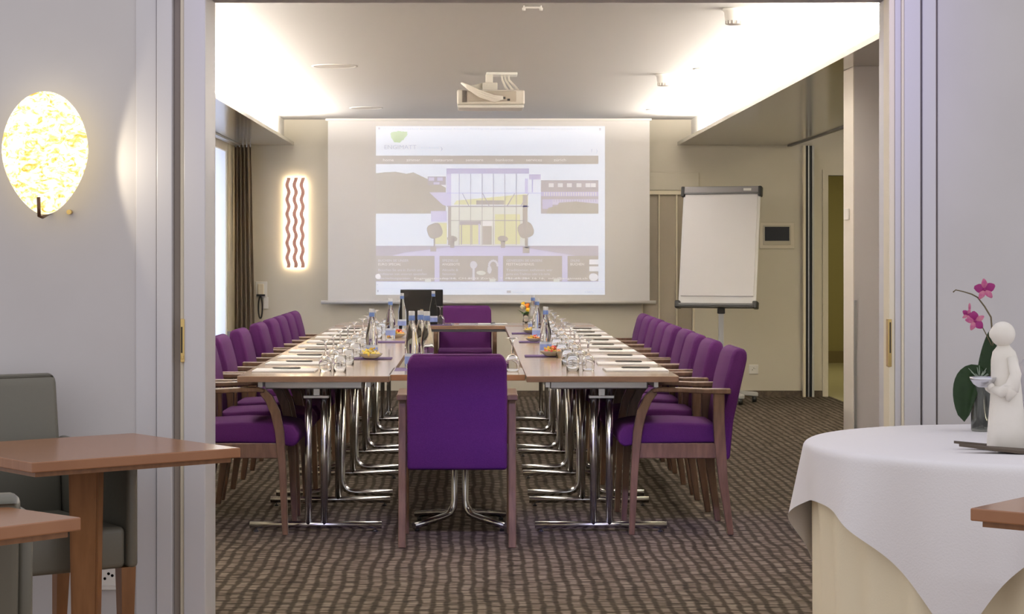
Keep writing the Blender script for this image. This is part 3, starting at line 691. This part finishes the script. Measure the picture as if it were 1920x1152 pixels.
# ------------------------------------------------------------------ thermostat with cable left
th = empty('wall_telephone', P(493, 553, YF)); tag(th, 'white wall telephone with a hanging black cable near the curtain', 'telephone')
newobj('wall_plate', B(-.065, .04, -.008, 0, -.03, .12, .002, 1), whitep, th); newobj('handset', B(-.045, .01, -.04, -.008, .0, .10, .008, 2), cream, th)
newobj('cradle', B(-.055, .022, -.045, -.008, -.012, .004, .002, 1), blackp, th); newobj('lower_plate', B(.005, .05, -.008, 0, -.13, -.02, .002, 1), whitep, th)
b = bmesh.new(); tube(b, [(-.02+.018*sin(2*pi*i/24), -.03, -.115-.10*cos(2*pi*i/24)) for i in range(25)], .007, 8, cap=False); newobj('cable', b, blackp, th, smooth=True)
# ------------------------------------------------------------------ curtain
b = bmesh.new(); n = 60; rows = []
for j in range(13):
    z = .02+(ZS-.03)*j/12; row = []; wd = .20-.05*(j/12)
    for i in range(n+1):
        u = i/n; x = -2.155+wd*u; y = 18.24+.035*sin(u*2*pi*4.5+.3*sin(z*2))+.15*(1-u)*.2
        row.append(b.verts.new((x, y, z)))
    rows.append(row)
for r0, r1 in zip(rows, rows[1:]):
    for i in range(n): b.faces.new((r0[i], r0[i+1], r1[i+1], r1[i]))
bmesh.ops.solidify(b, geom=b.faces[:], thickness=.004)
cu = empty('curtain', (0, 0, 0)); tag(cu, 'tan floor-length curtain gathered beside the left window', 'curtain')
newobj('cloth', b, curtain_m, cu, smooth=True)
newobj('rail', B(-2.16, -2.10, 15.8, 18.4, ZS-.018, ZS-.001), alu, cu)
for i in range(5): newobj('hook', B(-2.145+i*.033, -2.137+i*.033, 18.235, 18.25, ZS-.03, ZS-.001), alu, cu)

# ------------------------------------------------------------------ flipchart
fc = empty('flipchart', (P(1349, 750, 17.7)[0]+.02, 17.75, 0)); tag(fc, 'mobile flipchart with a blank white paper pad on a grey pole', 'flipchart')
fx = fc.location.x
yaw = R(-18)
bo = bpy.data.objects.new('board', None)
b = B(-.345, .345, .0, .022, 0, 1.02, .003, 1); board = newobj('board', b, mat('board_white', (.80, .79, .80), .3), fc)
board.location = (-.045, -.06, .86); board.rotation_euler = (R(-11), 0, R(-20))
newobj('paper_pad', B(-.325, .325, -.014, -.001, .075, .985, .002, 1), mat('pad_paper', (.80, .78, .80), .6), board)
newobj('clamp_bar', B(-.345, .345, -.03, .03, .985, 1.055, .01, 3), mat('clamp_grey', (.27, .26, .27), .45), board)
newobj('clamp_lip', B(-.33, .33, -.034, -.028, .985, 1.000, .003, 1), greyp, board)
newobj('clamp_badge', B(.20, .27, -.033, -.029, 1.012, 1.034, .002, 1), whitep, board)
for s in (-1, 1):
    newobj('end_cap', B(s*.345-.016, s*.345+.016, -.036, .036, .965, 1.055, .009, 2), blackp, board)
    newobj('tray_cap', B(s*.345-.022, s*.345+.022, -.05, .035, -.035, .03, .009, 2), blackp, board)
newobj('pen_tray', B(-.345, .345, -.055, .02, -.03, -.012, .003, 1), blackp, board)
newobj('tray_lip', B(-.33, .33, -.055, -.045, -.012, .006, .002, 1), greyp, board)
b = bmesh.new(); box(b, -.022, .022, -.018, .018, .10, .93, .004, 2); pole = newobj('pole', b, mat('pole_grey', (.50, .51, .54), .4, .4), fc)
newobj('pole_collar', B(-.032, .032, -.028, .028, .78, .86, .004, 1), blackp, fc)
b = bmesh.new()
for i in range(5):
    a = 2*pi*i/5+.15
    t = bmesh.new(); box(t, 0, .33, -.028, .028, .05, .09, .008, 1); 
    for v in t.verts: v.co.z += .03*(1-v.co.x/.33)
    merge(b, t, 0, Matrix.Rotation(a, 4, 'Z'))
newobj('star_base', b, mat('base_grey', (.38, .38, .38), .5), fc)
for i in range(5):
    a = 2*pi*i/5+.15; c = empty  # casters
    q = bmesh.new(); cx, cy = .30*cos(a), .30*sin(a)
    tube(q, [(cx-.018, cy, .028), (cx+.018, cy, .028)], .028, 14); box(q, cx-.012, cx+.012, cy-.02, cy+.02, .03, .062, .003, 1); newobj('caster', q, blackp, fc)
# pens on the tray
for i, (xx_, m_, nm) in enumerate(((-.22, pen_m, 'black'), (-.02, mat('marker_red', (.45, .05, .05), .4), 'red'), (.16, mat('marker_blue', (.05, .10, .40), .4), 'blue'))):
    q = bmesh.new(); tube(q, [(-.06, 0, 0), (.06, 0, 0)], .007, 8); o = newobj('marker_pen', q, m_)
    M = Matrix.Translation(fc.location) @ Matrix.Translation(board.location) @ board.rotation_euler.to_matrix().to_4x4() @ Matrix.Translation((xx_, -.035, -.004))
    o.matrix_world = M; tag(o, '%s marker pen on the flipchart tray' % nm, 'marker')

# ------------------------------------------------------------------ control panel on far wall
cp = empty('control_panel', P(1456.5, 442, YF)); tag(cp, 'wall-mounted touch panel with a black display in a pale frame', 'control panel')
newobj('frame', B(-.158, .158, -.012, 0, -.12, .12, .003, 1), mat('panel_frame', (.66, .60, .50), .5), cp)
newobj('inner_frame', B(-.125, .125, -.018, -.012, -.085, .092, .002, 1), mat('inner_frame', (.50, .46, .38), .5), cp)
newobj('display', B(-.112, .112, -.021, -.018, -.048, .092-.012, .001, 1), mat('display_black', (.02, .02, .022), .2), cp)

# ------------------------------------------------------------------ projector
pjx, _, _ = P(920, 186, 13.7)
pr_ = empty('projector', (pjx, 13.7, ZC)); tag(pr_, 'white ceiling projector with bundled cables hanging above the tables', 'projector')
pm = mat('projector_shell', (.66, .62, .56), .45)
newobj('body', B(-.226, .226, -.14, .16, -.225, -.125, .012, 3), pm, pr_); newobj('bottom_tray', B(-.222, .222, -.145, .165, -.248, -.226, .010, 2), whitep, pr_)
newobj('rear_recess', B(-.165, .17, -.143, -.138, -.205, -.135, .003, 1), mat('recess_tan', (.42, .37, .31), .6), pr_)
for i in range(6): newobj('vent_slat', B(-.192+i*.006, -.189+i*.006, -.146, -.138, -.21, -.13), mat('vent_dark', (.12, .10, .09), .6), pr_)
b = bmesh.new(); 
for i in range(5): box(b, -.01+i*.03, .008+i*.03, -.147, -.142, -.20+.012*(i % 2), -.186+.012*(i % 2))
newobj('ports', b, blackp, pr_)
newobj('ceiling_plate', B(-.03, .18, -.06, .12, -.018, 0, .004, 1), whitep, pr_)
newobj('mount_column', B(-.035, .015, -.04, .04, -.075, -.012, .004, 1), pm, pr_); newobj('mount_head', B(-.055, .045, -.06, .05, -.128, -.07, .004, 1), pm, pr_)
cabm = mat('cable_white', (.70, .66, .60), .5)
for q_ in range(4):
    b = bmesh.new(); o_ = q_*.012
    tube(b, [(.08, -.15, -.175-o_*.3), (.02, -.17, -.17-o_), (-.08, -.18, -.135-o_), (-.16, -.16, -.095-o_*.5), (-.195, -.10, -.078), (-.15, -.05, -.10), (-.02, -.02, -.105+o_)], .008, 8); newobj('cable', b, cabm, pr_, smooth=True)
for q_ in range(3):
    b = bmesh.new(); o_ = q_*.022; tube(b, [(.075+o_, .0, -.005), (.08+o_, 0, -.05), (.10+o_*1.6, -.02, -.10), (.125+o_*1.6, -.05, -.135)], .008, 8); newobj('cable', b, cabm, pr_, smooth=True)

# ------------------------------------------------------------------ ceiling fittings
def detector(x, y, lab):
    t = empty('smoke_detector', (x, y, ZC)); tag(t, lab, 'smoke detector', 'smoke detectors on the raised ceiling')
    b = bmesh.new(); lathe(b, [(0, 0), (.060, 0), (.060, -.012), (.052, -.018), (.047, -.055), (.044, -.062)], 28); newobj('base', b, whitep, t, smooth=True)
    b = bmesh.new(); lathe(b, [(.044, -.062), (.043, -.078), (.030, -.082), (0, -.082)], 28); newobj('sensor_head', b, mat('sensor_grey', (.45, .42, .40), .5), t, smooth=True)
    for i in range(14):
        a = 2*pi*i/14; q = B(.042, .046, -.003, .003, -.078, -.062); bmesh.ops.rotate(q, verts=q.verts, cent=(0, 0, 0), matrix=Matrix.Rotation(a, 3, 'Z')); newobj('fin', q, whitep, t)
detector(1.30, 10.10, 'white smoke detector nearest the camera on the ceiling'); detector(1.297, 13.8, 'smaller-looking white smoke detector farther along the ceiling')
def disc_light(x, y, r, lab, nm, cat):
    t = empty(nm, (x, y, ZC)); tag(t, lab, cat)
    b = bmesh.new(); lathe(b, [(r, 0), (r, -.003), (r-.012, -.0045), (r-.018, -.003), (r-.02, 0)], 40); newobj('ring', b, mat('ring_paint', (.56, .54, .52), .6), t, smooth=True)
    b = bmesh.new(); lathe(b, [(r-.019, -.002), (0, -.002)], 40); newobj('grille', b, mat('speaker_grille', (.42, .39, .37), .7), t)
disc_light(-.905, 13.2, .15, 'round flush ceiling speaker nearer the camera on the left', 'ceiling_speaker', 'speaker')
disc_light(-.90, 17.0, .14, 'round flush ceiling speaker near the projection screen', 'ceiling_speaker', 'speaker')
disc_light(1.53, 13.4, .08, 'round recessed ceiling light nearer on the right', 'downlight', 'ceiling light')
disc_light(1.54, 17.2, .075, 'round recessed ceiling light far on the right', 'downlight', 'ceiling light')
t = empty('ceiling_hook_bar', (.29, 9.98, ZC)); tag(t, 'small white bar with two pegs under the ceiling', 'ceiling fitting')
newobj('bar', B(-.04, .04, -.006, .006, -.014, -.006, .001, 1), whitep, t)
for s in (-1, 1):
    b = bmesh.new(); lathe(b, [(.004, 0), (.004, -.008), (.009, -.012), (.008, -.024), (0, -.026)], 12, (s*.042, 0)); newobj('peg', b, whitep, t, smooth=True)

# ------------------------------------------------------------------ lobby: wall lamp left
WLX, _, WLZ = P(82, 285, 6.47)
sl = empty('disc_wall_lamp', (WLX, 6.47, WLZ)); tag(sl, 'glowing egg-shaped alabaster wall lamp with a bronze clip', 'wall lamp')
am = bpy.data.materials.new('glowing_alabaster'); am.use_nodes = True; N = am.node_tree.nodes; L = am.node_tree.links; pb = N['Principled BSDF']
tc = N.new('ShaderNodeTexCoord'); nz = N.new('ShaderNodeTexNoise'); nz.inputs['Scale'].default_value = 26; nz.inputs['Detail'].default_value = 7; nz.inputs['Roughness'].default_value = .62; nz.inputs['Distortion'].default_value = 1.6
mp = N.new('ShaderNodeMapping'); mp.inputs['Scale'].default_value = (1, 1, 1.5); L.new(tc.outputs['Object'], mp.inputs[0]); L.new(mp.outputs[0], nz.inputs['Vector'])
cr = N.new('ShaderNodeValToRGB'); E = cr.color_ramp.elements; E[0].position = .34; E[0].color = (.55, .30, .03, 1); E[1].position = .54; E[1].color = (1, .93, .70, 1)
e = E.new(.42); e.color = (.80, .58, .16, 1); L.new(nz.outputs[0], cr.inputs[0]); L.new(cr.outputs[0], pb.inputs['Base Color']); L.new(cr.outputs[0], pb.inputs['Emission Color']); pb.inputs['Emission Strength'].default_value = 1.3
pb.inputs['Roughness'].default_value = .35
b = bmesh.new(); n = 56; rings = []
def egg(a, s): 
    z = sin(a); x = cos(a)*(1-.10*(-z) if z < 0 else 1)*(1-.16*max(0, -z)**2)
    return x*.139*s, (z*.195*s if z > 0 else z*.20*s)
for s, y in ((0, -.022), (.5, -.017), (.8, -.006), (.95, .006), (1.0, .018), (.985, .024), (.8, .008), (.5, -.004), (0, -.009)):
    if s == 0: rings.append([b.verts.new((0, y, 0))]); continue
    rings.append([b.verts.new((egg(2*pi*i/n, s)[0], y, egg(2*pi*i/n, s)[1])) for i in range(n)])
for r0, r1 in zip(rings, rings[1:]):
    for i in range(n):
        j = (i+1) % n
        if len(r0) == 1: b.faces.new((r0[0], r1[i], r1[j]))
        elif len(r1) == 1: b.faces.new((r0[i], r0[j], r1[0]))
        else: b.faces.new((r0[i], r0[j], r1[j], r1[i]))
newobj('shade', b, am, sl, smooth=True)
bronze = mat('bronze', (.16, .09, .05), .4, .8)
b = bmesh.new(); tube(b, [(-.012, -.022, -.145), (-.010, -.022, -.205), (-.008, .02, -.208), (-.004, .13, -.19)], .006, 8); newobj('clip', b, bronze, sl)
newobj('back_plate', B(-.05, .05, .10, .129, -.08, .08, .008, 2), whitep, sl)
b = bmesh.new(); tube(b, [(.06, .129, -.19), (.06, .10, -.19)], .008, 10); newobj('wall_stud', b, brass, sl)
def spot(name, loc, target, power, col, ang, blend):
    l = bpy.data.lights.new(name, 'SPOT'); l.energy = power; l.color = col; l.spot_size = R(ang); l.spot_blend = blend; l.shadow_soft_size = .01
    o = bpy.data.objects.new(name, l); COL.objects.link(o); o.location = loc
    o.rotation_euler = (Vector(target)-Vector(loc)).to_track_quat('-Z', 'Y').to_euler(); return o
spot('wall_lamp_beam', (WLX+.155, 6.44, WLZ-.03), (WLX+1.0, 6.44, WLZ-.03), 1.9, (1, .88, .66), 146, .15)

# ------------------------------------------------------------------ lobby tables
def corner_table(A_, B_, C_, lab, leg=True):
    A_, B_, C_ = Vector(A_), Vector(B_), Vector(C_); u = (B_-A_); v = (C_-B_); cen = (A_+C_)/2
    sx, sy = u.length, v.length; ang = math.atan2(u.y, u.x)
    t = empty('bistro_table', (cen.x, cen.y, 0), ang); tag(t, lab, 'table')
    newobj('tabletop', B(-sx/2, sx/2, -sy/2, sy/2, .722, .75, .003, 2), cherry, t)
    newobj('top_rim', B(-sx/2+.02, sx/2-.02, -sy/2+.02, sy/2-.02, .708, .722), cherryleg, t)
    if leg:
        b = bmesh.new()
        for z0, z1, a0, a1 in ((.03, .708, .034, .044),):
            vs = []
            for z, a in ((z0, a0), (z1, a1)): vs.append([b.verts.new((sx_*a, sy_*a, z)) for sx_, sy_ in ((-1, -1), (1, -1), (1, 1), (-1, 1))])
            b.faces.new(vs[0]); b.faces.new(vs[1])
            for i in range(4): b.faces.new((vs[0][i], vs[0][(i+1) % 4], vs[1][(i+1) % 4], vs[1][i]))
            bmesh.ops.bevel(b, geom=list(b.edges), offset=.006, segments=2, affect='EDGES')
        o = newobj('pedestal', b, cherryleg, t); o.rotation_euler = (0, 0, -ang)
        newobj('foot_plate', B(-.2, .2, -.2, .2, 0, .03, .006, 2), cherryleg, t)
    return t
corner_table((-1.04, 6.28), (-.65, 5.80), (-1.20, 5.44), 'cherry-wood square table on one pedestal at the left')
u2 = Vector((-.167, .15)).normalized(); v2 = Vector((-.095, -.16)).normalized(); E_ = Vector((-.88, 4.33))
corner_table(tuple(E_+u2*.62), tuple(E_), tuple(E_+v2*.62), 'cherry-wood table whose corner shows at the lower left edge')
Cn = Vector((1.09, 4.45)); u3 = Vector((.175, .21)).normalized(); v3 = Vector((.085*1.35, -.13)).normalized(); v3 = Vector((u3.y, -u3.x))
corner_table(tuple(Cn+u3*.5), tuple(Cn), tuple(Cn+v3*.5), 'reddish wooden table whose corner shows at the lower right edge')

# grey leather tub armchairs (local: front = -y)
def tub(loc, rz, lab, hb=.93):
    c = empty('leather_armchair', (loc[0], loc[1], 0), rz); tag(c, lab, 'armchair', 'grey leather armchairs in the lobby')
    b = bmesh.new(); strip(b, [(.20, .38), (.23, .70), (.262, hb-.02), (.285, hb), (.325, hb-.005), (.34, hb-.04), (.31, .70), (.28, .38)], -.20, .20, .02, 3); newobj('backrest', b, leather, c, smooth=True)
    newobj('seat', B(-.196, .196, -.27, .22, .375, .50, .018, 3), leather, c, smooth=True)
    for s in (-1, 1):
        a, b_ = (.199, .235) if s > 0 else (-.235, -.199)
        b = bmesh.new(); strip(b, [(-.275, .375), (-.275, .69), (-.25, .71), (.27, .73), (.26, .375)], a, b_, .014, 3); newobj('armrest', b, leather, c, smooth=True)
        for y in (-.245, .24):
            b = bmesh.new(); vs = []
            for z, a2 in ((0, .014), (.378, .023)): vs.append([b.verts.new((s*.205+p_*a2, y+q*a2+(.03 if y > 0 and z == 0 else 0), z)) for p_, q in ((-1, -1), (1, -1), (1, 1), (-1, 1))])
            b.faces.new(vs[0]); b.faces.new(vs[1])
            for i in range(4): b.faces.new((vs[0][i], vs[0][(i+1) % 4], vs[1][(i+1) % 4], vs[1][i]))
            newobj('leg', b, cherryleg, c)
    return c
tub((-1.343, 6.12), R(34), 'grey leather armchair behind the left pedestal table')
tub((-1.30, 4.72), R(200), 'grey leather chair cut off at the lower left corner', .78)

# ------------------------------------------------------------------ round table with cloths
RTX, RTY, RR, ZR = 1.565, 5.65, .615, .78
rt = empty('round_table', (RTX, RTY, 0)); tag(rt, 'round side table hidden under cream and white cloths', 'table')
b = bmesh.new(); lathe(b, [(0, ZR-.03), (RR-.012, ZR-.03), (RR-.012, ZR-.006), (0, ZR-.006)], 48); newobj('tabletop', b, cherry, rt)
b = bmesh.new(); tube(b, [(0, 0, .0), (0, 0, ZR-.03)], .04, 14); newobj('pedestal', b, cherryleg, rt)
# cream skirt
b = bmesh.new(); n = 240; rows = []
zs = [ZR-.003, ZR-.004, ZR-.02, .70, .55, .35, .15, .01]
for j, z in enumerate(zs):
    row = []
    for i in range(n):
        a = 2*pi*i/n; dep = max(0, min(1, (ZR-.02-z)/.35)); fold = dep*(.012*sin(a*26)+.006*sin(a*11+1))-.020*dep
        r = (RR-.03 if j == 0 else RR-.002+ (.002 if j > 1 else 0))+fold
        row.append(b.verts.new((r*cos(a), r*sin(a), z)))
    rows.append(row)
for r0, r1 in zip(rows, rows[1:]):
    for i in range(n): b.faces.new((r0[i], r0[(i+1) % n], r1[(i+1) % n], r1[i]))
cs = newobj('cream_cloth', b, cloth_c, smooth=True); cs.location = (RTX, RTY, 0); tag(cs, 'cream pleated floor-length cloth under the white overlay', 'tablecloth')
# white square overlay
b = bmesh.new(); M_ = 150; half = .775; th0 = R(180+11); g_ = []
for i in range(M_+1):
    row = []
    for j in range(M_+1):
        u = -half+2*half*i/M_; v = -half+2*half*j/M_
        r = math.hypot(u, v); a = math.atan2(v, u)+th0
        if r <= RR: x, y, z = r*cos(a), r*sin(a), ZR+.001
        else:
            d = r-RR; rad = .018
            if d < rad*pi/2: q = d/rad; rr_ = RR+rad*sin(q); z = ZR+.001-rad*(1-cos(q))
            else: rr_ = RR+rad; z = ZR+.001-rad-(d-rad*pi/2)
            w_ = min(1, d/.3); 
            rr_ += w_*(.026*sin(a*9+.6)+.012*sin(a*17+2))+.026*w_
            aa = a+w_*.03*sin(a*9+2.0)
            x, y = rr_*cos(aa), rr_*sin(aa)
        row.append(b.verts.new((x, y, z)))
    g_.append(row)
for i in range(M_):
    for j in range(M_): b.faces.new((g_[i][j], g_[i+1][j], g_[i+1][j+1], g_[i][j+1]))
ov = newobj('white_overlay_cloth', b, cloth_w, smooth=True); ov.location = (RTX, RTY, 0); tag(ov, 'white square cloth draped over the round table with hanging corners', 'tablecloth')

ZT2 = ZR+.0015
# leaf-shaped tray
lt = empty('leaf_tray', (1.47, 5.42, ZT2)); tag(lt, 'dark bronze forked leaf-shaped tray under the figurine', 'tray')
darkl = mat('dark_leaf_metal', (.10, .075, .055), .5, .3)
for nm, pts in (('blade', [(-.175, .045), (-.02, .075), (.14, .10), (.30, .07), (.34, 0), (.20, -.07), (.06, -.055), (-.04, -.012)]), ('blade', [(-.185, -.055), (-.07, -.035), (.05, -.05), (.20, -.072), (.10, -.11), (-.04, -.105)])):
    b = bmesh.new(); strip(b, pts, 0.0, .007, 0, 1, 'z')
    for v in b.verts: v.co.z += max(0, -v.co.x-.02)*.10
    newobj(nm, b, darkl, lt)
# figurine
fg = empty('figurine', (1.425, 5.42, ZT2+.007)); tag(fg, 'white ceramic robed figurine holding a small silver bowl', 'figurine')
b = bmesh.new()
# body: elliptical robe widening downward, leaning shoulders
pf = [(0, 0), (.050, 0), (.052, .004), (.050, .05), (.045, .11), (.040, .165), (.038, .20), (.036, .235), (.030, .258), (.018, .272), (.013, .282), (0, .283)]
lathe(b, pf, 32)
for v in b.verts: v.co.y *= .8; v.co.x += -.006*max(0, (v.co.z-.15))/.1
newobj('robe', b, ceramic, fg, smooth=True)
b = bmesh.new(); bmesh.ops.create_uvsphere(b, u_segments=24, v_segments=16, radius=.033)
for v in b.verts:
    v.co.z *= 1.02
    if v.co.x < -.018 and abs(v.co.z) < .012 and abs(v.co.y) < .01: v.co.x -= .003   # nose towards the bowl
bmesh.ops.translate(b, verts=b.verts, vec=(-.010, 0, .305)); newobj('head', b, ceramic, fg, smooth=True)
for s in (-1, 1):
    b = bmesh.new(); tube(b, [(.006, s*.028, .245), (.014, s*.040, .20), (.004, s*.044, .165), (-.024, s*.036, .152), (-.045, s*.020, .160)], [.013, .016, .021, .016, .009], 12); newobj('arm', b, ceramic, fg, smooth=True)
    b = bmesh.new(); bmesh.ops.create_uvsphere(b, u_segments=10, v_segments=8, radius=.010); bmesh.ops.translate(b, verts=b.verts, vec=(-.046, s*.020, .166)); newobj('hand', b, ceramic, fg, smooth=True)
    b = bmesh.new(); tube(b, [(-.002, s*.044, .172), (.0, s*.045, .150), (-.008, s*.043, .128)], [.019, .017, .004], 12); newobj('sleeve', b, ceramic, fg, smooth=True)
sb = newobj('silver_bowl', lathe(bmesh.new(), [(0, 0), (.014, 0), (.026, .008), (.034, .020), (.036, .027), (.034, .027), (.025, .012), (0, .004)], 28), mat('silver', (.62, .62, .66), .28, .9), smooth=True)
sb.location = (1.425-.062, 5.42, ZT2+.007+.163); tag(sb, 'small silver bowl held in front of the figurine', 'bowl')

# orchid in a glass pot
oc = empty('potted_orchid', (1.508, 6.02, ZT2)); tag(oc, 'pink orchid with broad leaves in a narrow glass pot', 'orchid')
b = bmesh.new(); lathe(b, [(0, 0), (.028, 0), (.030, .005), (.032, .165), (.030, .165), (.027, .008), (0, .006)], 24); newobj('glass_pot', b, mat('smoky_glass', (.45, .47, .42), .05, trans=.9), oc, smooth=True)
b = bmesh.new(); lathe(b, [(0, .009), (.025, .009), (.029, .12), (.022, .135), (0, .14)], 18)
for v in b.verts: v.co += Vector((random.uniform(-.002, .002),)*3)
newobj('bark_mix', b, mat('bark', (.045, .032, .02), .9, noise=(.10, .08, .05), scale=60), oc)
lfm = mat('orchid_leaf', (.020, .055, .012), .32, noise=(.030, .075, .018), scale=18)
def leaf(pts, ws, name='leaf'):
    b = bmesh.new(); L_ = []
    n = 14; P_ = [Vector(p) for p in pts]
    def bez(t):
        m = len(P_)-1; return sum((P_[i]*math.comb(m, i)*(1-t)**(m-i)*t**i for i in range(m+1)), Vector((0, 0, 0)))
    for i in range(n+1):
        t = i/n; c = bez(t); d = (bez(min(1, t+.01))-bez(max(0, t-.01))).normalized(); s = d.cross(ws[1]).normalized(); hw = ws[0]*(sin(pi*min(1, .08+t*.92)**.9))**.5
        nrm = s.cross(d)
        L_.append([b.verts.new(c+s*hw*k+nrm*(.10*hw*abs(k)*2)) for k in (-1, -.5, 0, .5, 1)])
    for r0, r1 in zip(L_, L_[1:]):
        for i in range(4): b.faces.new((r0[i], r0[i+1], r1[i+1], r1[i]))
    bmesh.ops.solidify(b, geom=b.faces[:], thickness=.002); newobj(name, b, lfm, oc, smooth=True)
leaf([(.0, 0, .155), (-.035, -.02, .185), (-.068, -.035, .13), (-.060, -.04, .030)], (.040, Vector((.1, 1, 0))))
leaf([(0, .0, .15), (.012, 0, .20), (.030, 0, .27), (.034, 0, .305)], (.022, Vector((.5, 1, 0))))
leaf([(0, 0, .15), (.04, .01, .22), (.10, .02, .16)], (.026, Vector((0, 1, 0))))
stm = mat('orchid_stem', (.13, .10, .05), .6)
def OP(x, y): p = P(x, y, 6.02); return (p[0]-1.508, 0, p[2]-ZT2)
def stem(pts, r): b = bmesh.new(); tube(b, pts, r, 7); newobj('stem', b, stm, oc, smooth=True)
stem([(0.008, 0, .13), OP(1862, 690), OP(1862, 650), OP(1860, 620), OP(1858, 595), OP(1846, 575), OP(1833, 558), OP(1822, 552), OP(1806, 547), OP(1792, 544), OP(1787, 548)], [.003, .003, .0028, .0026, .0026, .0024, .0022, .002, .0018, .0018, .0022])
stem([OP(1861, 652), OP(1852, 633), OP(1842, 614), OP(1832, 606)], .0017)
pt = mat('orchid_petal', (.45, .07, .22), .6, noise=(.55, .20, .27), scale=60); lip = mat('orchid_lip', (.30, .01, .15), .5)
def blossom(px, py, s, rot):
    c = OP(px, py)
    o = newobj('blossom', (lambda b: (b, bmesh.ops.create_uvsphere(b, u_segments=8, v_segments=6, radius=.004*s))[0])(bmesh.new()), lip, oc); o.location = (c[0], -.012, c[2])
    for k in range(5):
        a = rot+2*pi*k/5; b = bmesh.new(); wide = .011 if k in (1, 4) else .0075; ln = .026*s
        vs = []
        for i in range(7):
            t = i/6; r = ln*t; w_ = wide*s*sin(pi*min(1, .12+.80*t)); yy_ = -.010*sin(t*2)+.004*t
            vs.append([b.verts.new((r*cos(a)-q*w_*sin(a), yy_+abs(q)*.002, r*sin(a)+q*w_*cos(a))) for q in (-1, 0, 1)])
        for r0, r1 in zip(vs, vs[1:]):
            for i in range(2): b.faces.new((r0[i], r0[i+1], r1[i+1], r1[i]))
        newobj('petal', b, lip if k in (1, 4) else pt, o, smooth=True, recalc=False)
blossom(1844, 543, 1.25, pi/2+.1); blossom(1826, 602, 1.15, .5); blossom(1812, 590, .7, 1.2)
b = bmesh.new(); c = OP(1818, 576); bmesh.ops.create_uvsphere(b, u_segments=8, v_segments=8, radius=.004); 
for v in b.verts: v.co.z *= 3.0
bmesh.ops.translate(b, verts=b.verts, vec=(c[0], 0, c[2])); newobj('bud', b, pt, oc, smooth=True)
# small pale moss tuft
b = bmesh.new(); 
for i in range(14): tube(b, [(-.01, -.02, .155), (-.01+random.uniform(-.035, .03), -.035+random.uniform(-.02, .01), .165+random.uniform(0, .035))], [.002, .0008], 5)
newobj('moss_tuft', b, mat('pale_moss', (.30, .36, .28), .8), oc)
# grey rounded vase at the right edge
gv = newobj('grey_vase', lathe(bmesh.new(), [(0, 0), (.045, 0), (.055, .02), (.085, .08), (.095, .14), (.088, .20), (.06, .245), (.03, .262), (0, .265)], 32), mat('grey_stone', (.34, .33, .36), .6), smooth=True)
gv.location = (1.648, 5.80, ZT2); tag(gv, 'grey rounded vase at the right edge behind the figurine', 'vase')
